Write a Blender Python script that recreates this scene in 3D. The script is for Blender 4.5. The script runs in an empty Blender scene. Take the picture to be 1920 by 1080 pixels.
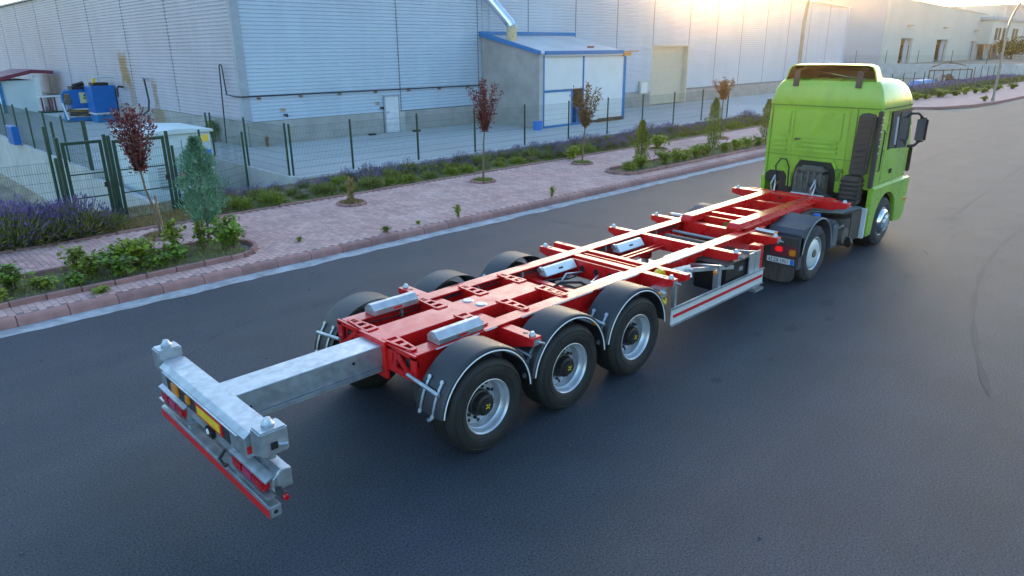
import bpy, bmesh, math, random
import numpy as np
from mathutils import Matrix, Vector
R = math.radians
rnd = random.Random(7)
rng = np.random.default_rng(11)
S = bpy.context.scene
C = S.collection

# ---------------------------------------------------------------- camera
cam_d = bpy.data.cameras.new('camera'); cam = bpy.data.objects.new('camera', cam_d); C.objects.link(cam)
YAW, PITCH, ROLL, FPX = 0.7975, 0.3321, -0.0079, 1301.57
_f = Vector((math.cos(YAW) * math.cos(PITCH), math.sin(YAW) * math.cos(PITCH), -math.sin(PITCH)))
_r = Vector((math.sin(YAW), -math.cos(YAW), 0)); _u = _r.cross(_f)
_r2 = math.cos(ROLL) * _r + math.sin(ROLL) * _u; _u2 = -math.sin(ROLL) * _r + math.cos(ROLL) * _u
_m = Matrix((_r2, _u2, -_f)).transposed().to_4x4(); _m.translation = (-4.374, -6.072, 4.101)
cam.matrix_world = _m
cam_d.sensor_width = 36.0; cam_d.lens = 36.0 * FPX / 1920.0; cam_d.clip_start = 0.05; cam_d.clip_end = 2000
S.camera = cam

# ---------------------------------------------------------------- sky, sun, exposure
SUN_AZ, SUN_EL = R(30.5), R(5.6)
w = bpy.data.worlds.new('World'); S.world = w; w.use_nodes = True
nt = w.node_tree; bg = nt.nodes['Background']
sky = nt.nodes.new('ShaderNodeTexSky'); sky.sky_type = 'NISHITA'; sky.sun_disc = False
sky.sun_elevation = SUN_EL; sky.sun_rotation = R(90) - SUN_AZ
sky.air_density = 1.0; sky.dust_density = 1.8; sky.ozone_density = 2.3
nt.links.new(sky.outputs[0], bg.inputs[0]); bg.inputs[1].default_value = 0.15
sd = bpy.data.lights.new('sun', 'SUN'); sd.energy = 3.0; sd.angle = R(0.6); sd.color = (1.0, 0.62, 0.26)
sun = bpy.data.objects.new('sun', sd); C.objects.link(sun)
_sd = Vector((math.cos(SUN_AZ) * math.cos(SUN_EL), math.sin(SUN_AZ) * math.cos(SUN_EL), math.sin(SUN_EL)))
sun.rotation_euler = _sd.to_track_quat('Z', 'Y').to_euler(); sun.location = (60, 40, 30)
S.view_settings.view_transform = 'Standard'; S.view_settings.look = 'None'
S.view_settings.exposure = 2.78; S.view_settings.gamma = 1.0
S.render.engine = 'CYCLES'
S.cycles.use_denoising = True; S.cycles.max_bounces = 6; S.cycles.volume_bounces = 0
S.cycles.transparent_max_bounces = 16

# ---------------------------------------------------------------- materials
M = {}
def mat(name, col, rough=0.6, metal=0.0, var=0.12, vs=3.0, bump=0.0, bs=60.0, coat=0.0, island=0.0, objr=0.0,
        col2=None, f2=0.5, s2=1.5, spec=0.5, trans=0.0, emit=None, estr=0.0, rvar=0.0, speck=0.0, sps=300.0, stretch=None, sub=0.0, streak=None):
    m = bpy.data.materials.new(name); m.use_nodes = True
    n = m.node_tree.nodes; l = m.node_tree.links; b = n['Principled BSDF']
    b.inputs['Roughness'].default_value = rough; b.inputs['Metallic'].default_value = metal
    b.inputs['Coat Weight'].default_value = coat; b.inputs['Coat Roughness'].default_value = 0.08
    b.inputs['Specular IOR Level'].default_value = spec
    if trans: b.inputs['Transmission Weight'].default_value = trans
    if emit: b.inputs['Emission Color'].default_value = (*emit, 1); b.inputs['Emission Strength'].default_value = estr
    tc = n.new('ShaderNodeTexCoord'); vec = tc.outputs['Object']
    if stretch:
        mp = n.new('ShaderNodeMapping'); mp.inputs['Scale'].default_value = stretch; l.new(vec, mp.inputs[0]); vec = mp.outputs[0]
    def noise(scale, detail=5, rgh=0.6, vec=vec):
        t = n.new('ShaderNodeTexNoise'); t.inputs['Scale'].default_value = scale; t.inputs['Detail'].default_value = detail
        t.inputs['Roughness'].default_value = rgh; l.new(vec, t.inputs['Vector']); return t.outputs['Fac']
    def mixc(fac, a, c):
        x = n.new('ShaderNodeMix'); x.data_type = 'RGBA'
        if isinstance(fac, float): x.inputs[0].default_value = fac
        else: l.new(fac, x.inputs[0])
        for k, v in ((6, a), (7, c)):
            if isinstance(v, tuple): x.inputs[k].default_value = (*v, 1)
            else: l.new(v, x.inputs[k])
        return x.outputs[2]
    def rng_(src, a, c, lo=0.3, hi=0.7):
        x = n.new('ShaderNodeMapRange'); x.inputs[1].default_value = lo; x.inputs[2].default_value = hi
        x.inputs[3].default_value = a; x.inputs[4].default_value = c; l.new(src, x.inputs[0]); return x.outputs[0]
    cur = tuple(col)
    v2 = vec
    if streak:
        mp = n.new('ShaderNodeMapping'); mp.inputs['Scale'].default_value = streak; l.new(tc.outputs['Object'], mp.inputs[0]); v2 = mp.outputs[0]
    if col2: cur = mixc(rng_(noise(s2, 5, .65, v2), 0, f2 * 2 if f2 < .5 else 1.0, 0.5 - f2 * .3, 0.5 + .25), cur, tuple(col2))
    def scale_by(cur, fac):
        x = n.new('ShaderNodeVectorMath'); x.operation = 'SCALE'
        if isinstance(cur, tuple): x.inputs[0].default_value = cur
        else: l.new(cur, x.inputs[0])
        l.new(fac, x.inputs['Scale']); return x.outputs[0]
    if var: cur = scale_by(cur, rng_(noise(vs), 1 - var, 1 + var))
    if speck: cur = scale_by(cur, rng_(noise(sps, 2), 1 - speck, 1 + speck))
    if island:
        g = n.new('ShaderNodeNewGeometry'); cur = scale_by(cur, rng_(g.outputs['Random Per Island'], 1 - island, 1 + island, 0, 1))
    if objr:
        g = n.new('ShaderNodeObjectInfo'); cur = scale_by(cur, rng_(g.outputs['Random'], 1 - objr, 1 + objr, 0, 1))
    if isinstance(cur, tuple): b.inputs['Base Color'].default_value = (*cur, 1)
    else: l.new(cur, b.inputs['Base Color'])
    if rvar: l.new(rng_(noise(vs * 1.7), rough - rvar, rough + rvar), b.inputs['Roughness'])
    if bump:
        bn = n.new('ShaderNodeBump'); bn.inputs['Strength'].default_value = min(1, bump); bn.inputs['Distance'].default_value = 0.01
        l.new(noise(bs, 4), bn.inputs['Height']); l.new(bn.outputs[0], b.inputs['Normal'])
    if sub:
        tr = n.new('ShaderNodeBsdfTranslucent'); mx = n.new('ShaderNodeMixShader'); mx.inputs[0].default_value = sub
        if isinstance(cur, tuple): tr.inputs[0].default_value = (*cur, 1)
        else: l.new(cur, tr.inputs[0])
        l.new(b.outputs[0], mx.inputs[1]); l.new(tr.outputs[0], mx.inputs[2]); l.new(mx.outputs[0], n['Material Output'].inputs[0])
    M[name] = m
    m['_cur'] = 0
    return m
mat('asphalt', (0.018, 0.029, 0.046), 0.66, var=.20, vs=.9, bump=.65, bs=150, col2=(.035, .041, .052), f2=.5, s2=1.0, streak=(.045, 1, 1), speck=.97, sps=50, spec=.5)
mat('asphalt_mark', (0.0145, 0.0225, 0.035), 0.68, var=.2, vs=2, bump=.4, bs=140)
mat('asphalt_dark', (0.010, 0.012, 0.016), 0.75, var=.25, vs=2, bump=.4, bs=140)
mat('gutter', (0.38, 0.40, 0.43), 0.85, var=.28, vs=4, bump=.5, bs=60, col2=(.20, .20, .21), f2=.42, s2=2.2)
mat('kerb', (0.34, 0.165, 0.145), 0.85, var=.18, vs=4, bump=.4, bs=50, objr=.14, col2=(.26, .14, .13), f2=.45)
mat('paver', (0.50, 0.295, 0.265), 0.88, var=.14, vs=1.2, bump=.35, bs=70, island=.15, col2=(.52, .37, .34), f2=.3, s2=.7)
mat('paver_obj', (0.50, 0.295, 0.265), 0.88, var=.14, vs=1.2, bump=.35, bs=70, objr=.15, col2=(.52, .37, .34), f2=.3, s2=.7)
mat('sand_bed', (0.22, 0.17, 0.15), 0.95, var=.25, vs=4)
mat('soil', (0.13, 0.095, 0.06), 0.95, var=.35, vs=3, bump=1, bs=18, col2=(.20, .17, .08), f2=.45, s2=1.2)
mat('grass_ground', (0.12, 0.11, 0.05), 0.95, var=.4, vs=4, bump=1, bs=25, col2=(.21, .18, .10), f2=.5, s2=1.0)
mat('dirt', (0.26, 0.22, 0.17), 0.95, var=.3, vs=.6, bump=.6, bs=9)
mat('yard', (0.48, 0.48, 0.47), 0.82, var=.12, vs=.5, bump=.25, bs=30, col2=(.38, .37, .36), f2=.45, s2=.25)
mat('concrete', (0.34, 0.33, 0.32), 0.9, var=.22, vs=1.6, bump=.5, bs=16, col2=(.25, .235, .225), f2=.45, s2=.8)
mat('concrete_light', (0.44, 0.43, 0.42), 0.88, var=.15, vs=1.2, bump=.3, bs=20)
mat('cladding', (0.44, 0.52, 0.62), 0.42, var=.05, vs=.4, spec=.45, col2=(.40, .46, .55), f2=.35, s2=1.1, streak=(1.2, 1, .10))  # blue skylight tint is put into this base colour
mat('cladding_side', (0.43, 0.41, 0.48), 0.42, var=.06, vs=.4, col2=(.37, .35, .40), f2=.35, s2=1.1, streak=(1, 1.2, .10))  # same sheeting, darker lavender shading of the side wall put into its colour
mat('flashing', (0.30, 0.33, 0.38), 0.45)
mat('joint', (0.16, 0.17, 0.19), 0.5)
mat('blue_trim', (0.0, 0.16, 0.42), 0.4, var=.08)
mat('door_white', (0.66, 0.67, 0.68), 0.5, var=.05, vs=1)
mat('roller', (0.50, 0.47, 0.38), 0.55, var=.05)
mat('roof_sheet', (0.52, 0.53, 0.55), 0.5, var=.12, vs=.8)
mat('plaster_warm', (0.52, 0.50, 0.46), 0.9, var=.06, vs=.15)
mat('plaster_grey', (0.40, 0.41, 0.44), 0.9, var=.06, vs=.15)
mat('dark_hole', (0.09, 0.065, 0.035), 0.8)
mat('glass', (0.03, 0.04, 0.05), 0.06, var=0, spec=.6)
mat('fence_green', (0.010, 0.045, 0.026), 0.45, var=.1)
mat('wire_green', (0.025, 0.075, 0.06), 0.5, var=.05)
mat('kiosk', (0.52, 0.60, 0.62), 0.5, var=.06, vs=1)
mat('machine_blue', (0.0, 0.11, 0.38), 0.38, var=.1)
mat('machine_blue2', (0.01, 0.15, 0.36), 0.42, var=.2)
mat('sign_blue', (0.01, 0.18, 0.62), 0.4)
mat('sign_yellow', (0.75, 0.50, 0.05), 0.5)
mat('sign_cream', (0.55, 0.52, 0.30), 0.6, var=.2, vs=12)
mat('black', (0.012, 0.012, 0.013), 0.5, var=.2)
mat('black_rubber', (0.018, 0.018, 0.019), 0.7, var=.2, vs=6)
mat('tyre', (0.012, 0.012, 0.012), 0.68, var=.25, vs=5, bump=.25, bs=40)
mat('tyre_dusty', (0.045, 0.042, 0.046), 0.78, var=.25, vs=5, bump=.25, bs=40)
mat('fender', (0.026, 0.028, 0.034), 0.45, var=.12, vs=3, bump=.08, bs=200)
mat('fender_dusty', (0.055, 0.057, 0.075), 0.55, var=.25, vs=3, bump=.1, bs=100)
mat('mudflap', (0.07, 0.055, 0.05), 0.8, var=.4, vs=4, stretch=(1, 3, .6))
mat('red', (0.64, 0.008, 0.009), 0.31, var=.12, vs=3, coat=.25, rvar=.10, bump=.05, bs=30, col2=(.46, .018, .016), f2=.3, s2=8, spec=.42)
mat('red_tape', (0.55, 0.012, 0.015), 0.35)
mat('galv', (0.46, 0.50, 0.54), 0.42, metal=.8, var=.16, vs=9, bump=.06, bs=60, rvar=.10, col2=(.34, .38, .42), f2=.4, s2=5)
mat('galv_white', (0.66, 0.70, 0.72), 0.45, metal=.4, var=.08, vs=5)
mat('alu', (0.60, 0.61, 0.63), 0.36, metal=.8, var=.1, vs=8)
mat('rim_silver', (0.52, 0.54, 0.58), 0.38, metal=.6, var=.1, vs=9)
mat('chrome', (0.75, 0.76, 0.78), 0.12, metal=1, var=0)
mat('white_line', (0.72, 0.72, 0.74), 0.5)
mat('green', (0.285, 0.475, 0.042), 0.30, var=.07, vs=1.5, coat=.4, rvar=.08, col2=(.21, .31, .05), f2=.33, s2=1.6, streak=(1, 1, .35))
mat('green_dark', (0.10, 0.20, 0.015), 0.5, var=.08)
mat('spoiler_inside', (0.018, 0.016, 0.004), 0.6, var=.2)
mat('chassis', (0.05, 0.045, 0.04), 0.6, var=.3, vs=8)
mat('engine', (0.10, 0.09, 0.08), 0.6, var=.35, vs=9)
mat('snorkel', (0.055, 0.043, 0.038), 0.62, var=.15)
mat('deck_plate', (0.26, 0.29, 0.31), 0.5, metal=.5, var=.15, vs=6)
mat('panel_grey', (0.58, 0.58, 0.62), 0.45, var=.06)
mat('lamp_red', (0.45, 0.004, 0.008), 0.18, var=0, coat=.5)
mat('lamp_pink', (0.40, 0.04, 0.10), 0.25, var=.1)
mat('lamp_red_lit', (0.60, 0.004, 0.008), 0.2, var=0, emit=(1, .02, .02), estr=.08)
mat('lamp_amber', (0.72, 0.24, 0.02), 0.2, var=0, coat=.4)
mat('yellow', (0.72, 0.48, 0.02), 0.45)
mat('plate_white', (0.75, 0.74, 0.74), 0.45)
mat('brass', (0.45, 0.24, 0.06), 0.4, metal=.4)
mat('lamp_pole', (0.30, 0.27, 0.22), 0.5, metal=.3, var=.1)
mat('insulation', (0.55, 0.42, 0.24), 0.7, var=.45, vs=14, bump=1, bs=18)
mat('duct', (0.62, 0.68, 0.76), 0.22, metal=.95, var=.05)
mat('bark', (0.17, 0.11, 0.075), 0.9, var=.3, vs=15, bump=.6, bs=40)
mat('stake', (0.33, 0.22, 0.13), 0.9, var=.25, vs=10)
mat('leaf_plum', (0.17, 0.028, 0.034), 0.5, var=.2, vs=4, island=.5, sub=.25)
mat('leaf_plum2', (0.16, 0.095, 0.022), 0.5, var=.2, vs=4, island=.5, sub=.3)
mat('leaf_plum3', (0.25, 0.11, 0.02), 0.5, var=.2, vs=4, island=.5, sub=.35)
mat('leaf_vine', (0.15, 0.235, 0.020), 0.5, var=.25, vs=3, island=.45, objr=.2, sub=.3)
mat('leaf_vine2', (0.24, 0.29, 0.018), 0.5, var=.25, vs=3, island=.45, objr=.2, sub=.3)
mat('leaf_conifer', (0.17, 0.32, 0.20), 0.6, var=.3, vs=5, island=.4, sub=.2)
mat('leaf_conifer2', (0.20, 0.23, 0.025), 0.6, var=.3, vs=5, island=.4, sub=.2)
mat('lav_leaf', (0.19, 0.205, 0.045), 0.7, var=.3, vs=3, island=.4, objr=.25, sub=.2)
mat('lav_flower', (0.20, 0.14, 0.33), 0.7, var=.3, vs=3, island=.4, objr=.2, sub=.15)
mat('lav_dry', (0.22, 0.19, 0.08), 0.8, var=.3, vs=5, island=.4)
mat('dry', (0.30, 0.20, 0.07), 0.8, var=.3, vs=5, island=.4)
mat('weed', (0.20, 0.24, 0.03), 0.6, var=.3, vs=5, island=.4, sub=.2)
mat('leaf_far', (0.085, 0.095, 0.014), 0.6, var=.3, vs=1, island=.4, sub=.2)
mat('brick_red', (0.22, 0.075, 0.05), 0.9, var=.25, vs=4)
mat('tarp_blue', (0.18, 0.32, 0.60), 0.5, var=.2)
mat('rust', (0.20, 0.10, 0.045), 0.8, var=.3)
mat('maroon', (0.17, 0.02, 0.045), 0.5, var=.1)
mat('stone_pile', (0.40, 0.37, 0.33), 0.9, var=.3, vs=3, island=.3)
mat('pipe_black', (0.012, 0.016, 0.028), 0.45)
mat('grit', (0.10, 0.10, 0.11), 0.9)
mat('ext_red', (0.45, 0.01, 0.02), 0.4)

def stain(m, boxes, col=(0.24, 0.14, 0.03)):
    """rusty run-off marks with their own ragged outline on a wall (object coordinates = metres)"""
    n = m.node_tree.nodes; l = m.node_tree.links; b = n['Principled BSDF']
    src = b.inputs['Base Color'].links[0].from_socket
    tc = n.new('ShaderNodeTexCoord'); sp = n.new('ShaderNodeSeparateXYZ'); l.new(tc.outputs['Object'], sp.inputs[0])
    ns = n.new('ShaderNodeTexNoise'); ns.inputs['Scale'].default_value = 2.2; ns.inputs['Detail'].default_value = 6; l.new(tc.outputs['Object'], ns.inputs['Vector'])
    def mth(op, a, c):
        x = n.new('ShaderNodeMath'); x.operation = op; x.use_clamp = False
        for i, v in enumerate((a, c)):
            if isinstance(v, (int, float)): x.inputs[i].default_value = v
            else: l.new(v, x.inputs[i])
        return x.outputs[0]
    for (y, hw, z, hh, amt) in boxes:
        d = mth('MAXIMUM', mth('DIVIDE', mth('ABSOLUTE', mth('SUBTRACT', sp.outputs[1], y), 0), hw), mth('DIVIDE', mth('ABSOLUTE', mth('SUBTRACT', sp.outputs[2], z), 0), hh))
        d = mth('ADD', d, mth('MULTIPLY', mth('SUBTRACT', ns.outputs['Fac'], .5), 1.1))
        r = n.new('ShaderNodeMapRange'); r.inputs[1].default_value = 1.1; r.inputs[2].default_value = .55; r.inputs[3].default_value = 0; r.inputs[4].default_value = amt; l.new(d, r.inputs[0])
        x = n.new('ShaderNodeMix'); x.data_type = 'RGBA'; l.new(r.outputs[0], x.inputs[0]); l.new(src, x.inputs[6]); x.inputs[7].default_value = (*col, 1); src = x.outputs[2]
    l.new(src, b.inputs['Base Color'])
stain(M['cladding_side'], [(38.1, .85, 3.1, 1.0, .85), (37.4, .5, 1.9, 1.0, .55), (33.7, .35, 1.9, .8, .6)])
mat('plinth_side', (0.34, 0.33, 0.32), 0.9, var=.22, vs=1.6, bump=.5, bs=16, col2=(.25, .235, .225), f2=.45, s2=.8)
stain(M['plinth_side'], [(33.6, 1.0, .8, .7, .6)])

# ---------------------------------------------------------------- helpers
class MB:
    def __init__(s): s.v = []; s.f = []
    def add(s, v, f):
        o = len(s.v); s.v += [tuple(p) for p in v]; s.f += [tuple(i + o for i in q) for q in f]; return s
    def box(s, x0, x1, y0, y1, z0, z1):
        return s.add([(x0, y0, z0), (x1, y0, z0), (x1, y1, z0), (x0, y1, z0), (x0, y0, z1), (x1, y0, z1), (x1, y1, z1), (x0, y1, z1)],
                     [(0, 3, 2, 1), (4, 5, 6, 7), (0, 1, 5, 4), (1, 2, 6, 5), (2, 3, 7, 6), (3, 0, 4, 7)])
    def obox(s, c, sz, rot=None):
        hx, hy, hz = sz[0] / 2, sz[1] / 2, sz[2] / 2
        P = [Vector((a * hx, b * hy, d * hz)) for d in (-1, 1) for a, b in ((-1, -1), (1, -1), (1, 1), (-1, 1))]
        if rot is not None: P = [rot @ p for p in P]
        return s.add([p + Vector(c) for p in P], [(0, 3, 2, 1), (4, 5, 6, 7), (0, 1, 5, 4), (1, 2, 6, 5), (2, 3, 7, 6), (3, 0, 4, 7)])
    def tube(s, pts, r, n=8, caps=True):
        pts = [Vector(p) for p in pts]; k = len(pts); rs = r if isinstance(r, (list, tuple)) else [r] * k
        base = len(s.v); ref = None
        for i, p in enumerate(pts):
            d = (pts[min(i + 1, k - 1)] - pts[max(i - 1, 0)]).normalized()
            if ref is None:
                ref = d.orthogonal().normalized()
            a = (ref - d * ref.dot(d)); a = a.normalized() if a.length > 1e-6 else d.orthogonal().normalized(); ref = a; b = d.cross(a)
            for j in range(n):
                t = 2 * math.pi * j / n; s.v.append(tuple(p + (a * math.cos(t) + b * math.sin(t)) * rs[i]))
        for i in range(k - 1):
            for j in range(n):
                q = base + i * n; s.f.append((q + j, q + (j + 1) % n, q + n + (j + 1) % n, q + n + j))
        if caps: s.f.append(tuple(base + j for j in range(n))[::-1]); s.f.append(tuple(base + (k - 1) * n + j for j in range(n)))
        return s
    def lathe(s, prof, c, axis='Y', n=48, closed=False):
        """prof: list of (r, h) with h along axis"""
        base = len(s.v); k = len(prof)
        for (r, h) in prof:
            for j in range(n):
                t = 2 * math.pi * j / n; a, b = r * math.cos(t), r * math.sin(t)
                p = {'Y': (a, h, b), 'X': (h, a, b), 'Z': (a, b, h)}[axis]; s.v.append((c[0] + p[0], c[1] + p[1], c[2] + p[2]))
        for i in range(k - 1 if not closed else k):
            for j in range(n):
                q, q2 = base + i * n, base + ((i + 1) % k) * n; s.f.append((q + j, q + (j + 1) % n, q2 + (j + 1) % n, q2 + j))
        return s
    def prism(s, poly, axis, a, b):
        """poly 2D points, extruded along axis from a to b; plane axes: X->(y,z) Y->(x,z) Z->(x,y)"""
        n = len(poly)
        def P(p, t): return {'X': (t, p[0], p[1]), 'Y': (p[0], t, p[1]), 'Z': (p[0], p[1], t)}[axis]
        v = [P(p, a) for p in poly] + [P(p, b) for p in poly]
        return s.add(v, [tuple(range(n))[::-1], tuple(range(n, 2 * n))] + [(i, (i + 1) % n, n + (i + 1) % n, n + i) for i in range(n)])
    def bar(s, p0, p1, w, h, up=(0, 0, 1)):
        p0, p1 = Vector(p0), Vector(p1); d = (p1 - p0).normalized(); u = Vector(up)
        if abs(d.dot(u)) > .98: u = Vector((1, 0, 0))
        a = d.cross(u).normalized() * w / 2; b = a.cross(d).normalized() * h / 2
        return s.add([p0 - a - b, p0 + a - b, p0 + a + b, p0 - a + b, p1 - a - b, p1 + a - b, p1 + a + b, p1 - a + b],
                     [(0, 1, 2, 3), (7, 6, 5, 4), (0, 4, 5, 1), (1, 5, 6, 2), (2, 6, 7, 3), (3, 7, 4, 0)])
    def mesh(s, name, m, smooth=False, bevel=0, seg=2):
        me = bpy.data.meshes.new(name); me.from_pydata(s.v, [], s.f)
        bm = bmesh.new(); bm.from_mesh(me); bmesh.ops.recalc_face_normals(bm, faces=bm.faces)
        if bevel:
            ed = [e for e in bm.edges if len(e.link_faces) == 2 and e.calc_face_angle(0) > 0.6]
            bmesh.ops.bevel(bm, geom=ed, offset=bevel, segments=seg, affect='EDGES', clamp_overlap=True)
        bm.to_mesh(me); bm.free()
        if smooth:
            me.polygons.foreach_set('use_smooth', [True] * len(me.polygons))
            try: me.set_sharp_from_angle(angle=R(smooth if smooth is not True else 38))
            except Exception: pass
        me.materials.append(M[m] if isinstance(m, str) else m)
        return me
    def build(s, name, m, parent=None, smooth=False, bevel=0, seg=2):
        return link(name, s.mesh(name, m, smooth, bevel, seg), parent)
def link(name, me, parent=None):
    o = bpy.data.objects.new(name, me); C.objects.link(o)
    if parent is not None:
        o.parent = parent
        if parent.parent is None and parent.type == 'EMPTY': o.matrix_parent_inverse = Matrix.Translation(parent.location).inverted()
    return o
def thing(name, label, cat, loc=(0, 0, 0), group=None):
    o = bpy.data.objects.new(name, None); C.objects.link(o); o.location = loc; o.empty_display_size = .3
    return tag(o, label, cat, group)
def tag(o, label, cat, group=None):
    o['label'] = label; o['category'] = cat
    if group: o['group'] = group
    return o
def struct(o, kind='structure'):
    o['kind'] = kind; return o
def dup(root, loc, label=None, rz=0, sc=1.0):
    r = root.copy(); C.objects.link(r); r.location = loc; r.rotation_euler = (0, 0, rz); r.scale = (sc, sc, sc)
    if label: r['label'] = label
    for ch in root.children:
        c = ch.copy(); C.objects.link(c); c.parent = r
        for g in ch.children:
            d = g.copy(); C.objects.link(d); d.parent = c
    return r
def np_mesh(name, V, F, m):
    me = bpy.data.meshes.new(name); V = np.asarray(V, np.float32); F = np.asarray(F, np.int32)
    me.vertices.add(len(V)); me.vertices.foreach_set('co', V.ravel())
    k = F.shape[1]; me.loops.add(F.size); me.loops.foreach_set('vertex_index', F.ravel())
    me.polygons.add(len(F)); me.polygons.foreach_set('loop_start', np.arange(0, F.size, k, dtype=np.int32))
    me.polygons.foreach_set('loop_total', np.full(len(F), k, np.int32)); me.update(calc_edges=True)
    me.materials.append(M[m]); return me

def islands(me):
    n = len(me.vertices); p = list(range(n))
    def fd(a):
        while p[a] != a: p[a] = p[p[a]]; a = p[a]
        return a
    for e in me.edges:
        a, c = fd(e.vertices[0]), fd(e.vertices[1])
        if a != c: p[a] = c
    g = {}
    for f in me.polygons: g.setdefault(fd(f.vertices[0]), []).append(f)
    return list(g.values())
def sep(o, child_name=None):
    """split loose pieces of a part into sibling objects (or, for a thing, into its parts)"""
    me = o.data; gs = islands(me)
    if len(gs) < 2: return
    par = o.parent; mpi = o.matrix_parent_inverse.copy(); top = par is None
    if top:
        par = bpy.data.objects.new(o.name + '_tmp', None); C.objects.link(par); par.location = me.vertices[0].co
        for k in o.keys(): par[k] = o[k]
        mpi = Matrix.Translation(par.location).inverted()
    nm = child_name or me.name.split('.')[0]; sm = me.polygons[0].use_smooth
    for g in gs:
        ids = sorted({v for f in g for v in f.vertices}); mp = {v: i for i, v in enumerate(ids)}
        m2 = bpy.data.meshes.new(nm); m2.from_pydata([me.vertices[v].co[:] for v in ids], [], [[mp[v] for v in f.vertices] for f in g]); m2.materials.append(me.materials[0])
        if sm: m2.polygons.foreach_set('use_smooth', [True] * len(m2.polygons))
        q = bpy.data.objects.new(nm, m2); C.objects.link(q); q.parent = par; q.matrix_parent_inverse = mpi
    name = o.name; bpy.data.objects.remove(o)
    if top: par.name = name

# ================================================================ SETTING
# ---- ground: one sheet to the horizon, with the sunken plot behind the hedge on the left
gx = [-900, -60, -30, -12] + [round(-10 + i * .9, 2) for i in range(18)] + [6.2]
gy = [13.3, 13.8, 14.4, 15.0, 15.8, 16.8, 18, 19.5, 21, 24, 30, 40, 60, 90, 900]
def low(x, y):
    t = min(1, max(0, (y - 13.3) / 6.5)); t = t * t * (3 - 2 * t)
    d = -2.3 if x < 2.0 else -.85
    return .05 + t * d + (math.sin(x * 3.1 + y * 2) * .04 if 13.4 < y < 40 else 0)
g = MB(); vid = {}
for i, x in enumerate(gx):
    for j, y in enumerate(gy): vid[i, j] = len(g.v); g.v.append((x, y, low(x, y)))
for i in range(len(gx) - 1):
    for j in range(len(gy) - 1): g.f.append((vid[i, j], vid[i + 1, j], vid[i + 1, j + 1], vid[i, j + 1]))
g.add([(-900, -900, -.05), (900, -900, -.05), (900, 13.3, -.05), (-900, 13.3, -.05)], [(0, 1, 2, 3)])
g.add([(6.2, 13.3, -.04), (900, 13.3, -.04), (900, 900, -.04), (6.2, 900, -.04)], [(0, 1, 2, 3)])
ground = struct(g.build('ground', 'dirt'))
bank = MB()
bank.v = []; bank.f = []
bx_ = [round(-10 + i * .6, 2) for i in range(21)]; by_ = [round(12.6 + i * .55, 2) for i in range(11)]
for i, x in enumerate(bx_):
    for j, y in enumerate(by_): bank.v.append((x, y, (low(x, y) if y > 13.3 else .07) + .03 + rnd.uniform(0, .05)))
for i in range(len(bx_) - 1):
    for j in range(len(by_) - 1): a = i * len(by_) + j; bank.f.append((a, a + len(by_), a + len(by_) + 1, a + 1))
struct(bank.build('grass_bank', 'grass_ground', smooth=True))
# ---- road
road = struct(MB().add([(-80, -14, 0), (260, -14, 0), (260, 6.68, 0), (-80, 6.68, 0)], [(0, 1, 2, 3)]).build('road', 'asphalt'))
struct(MB().add([(34.3, 6.68, .002), (49.2, 6.68, .002), (49.2, 15, .002), (34.3, 15, .002)], [(0, 1, 2, 3)]).build('side_road', 'asphalt'))
def strip(pts, wd, z):
    b = MB(); n = len(pts)
    for i, p in enumerate(pts):
        q0, q1 = Vector(pts[max(0, i - 1)]), Vector(pts[min(n - 1, i + 1)]); d = (q1 - q0).normalized(); nn = Vector((-d.y, d.x))
        k = wd * (0.6 + .5 * math.sin(i * 1.7)) / 2 if 0 < i < n - 1 else wd * .1
        a, c = Vector(p) + nn * k, Vector(p) - nn * k; b.v += [(a.x, a.y, z), (c.x, c.y, z)]
    for i in range(n - 1): b.f.append((2 * i, 2 * i + 1, 2 * i + 3, 2 * i + 2))
    return b
def arc(cx, cy, r, a0, a1, n=26): return [(cx + r * math.cos(R(a0 + (a1 - a0) * i / n)), cy + r * math.sin(R(a0 + (a1 - a0) * i / n))) for i in range(n + 1)]
strip(arc(11.2, 5.2, 2.9, 120, 250), .07, .004).build('skid_mark', 'asphalt_mark', road)
strip(arc(15.5, 5.4, 2.3, 110, 235), .06, .0045).build('skid_mark', 'asphalt_mark', road)
strip([(5.2 + i * .45, -4.7 + .16 * i - .004 * i * i) for i in range(26)], .10, .004).build('skid_mark', 'asphalt_mark', road)
strip([(15 + i * 2.2, -1.6 + .10 * i) for i in range(20)], .10, .004).build('skid_mark', 'asphalt_mark', road)
strip([(14 + i * 2.5, 1.6 + .05 * i) for i in range(20)], .09, .0045).build('skid_mark', 'asphalt_mark', road)
def wander(x, y, a, n, st):
    P_ = [(x, y)]
    for _ in range(n): a += rnd.uniform(-.35, .35); P_.append((P_[-1][0] + st * math.cos(a), P_[-1][1] + st * math.sin(a)))
    return P_
for (x, y, a, n, st, w_) in ((-1.5, 3.6, .1, 30, .18, .012), (16, 1.5, .3, 30, .25, .016), (18, -.6, 1.4, 22, .2, .014), (13, -2.2, .1, 26, .25, .014)):
    strip(wander(x, y, a, n, st), w_, .004).build('crack', 'asphalt_dark', road)
def blot(x, y, r, z):
    k = 14; b = MB(); b.v = [(x, y, z)] + [(x + r * (1 + rnd.uniform(-.35, .35)) * math.cos(2 * math.pi * i / k) * 1.4, y + r * (1 + rnd.uniform(-.35, .35)) * math.sin(2 * math.pi * i / k), z) for i in range(k)]
    b.f = [(0, 1 + i, 1 + (i + 1) % k) for i in range(k)]; return b
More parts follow.
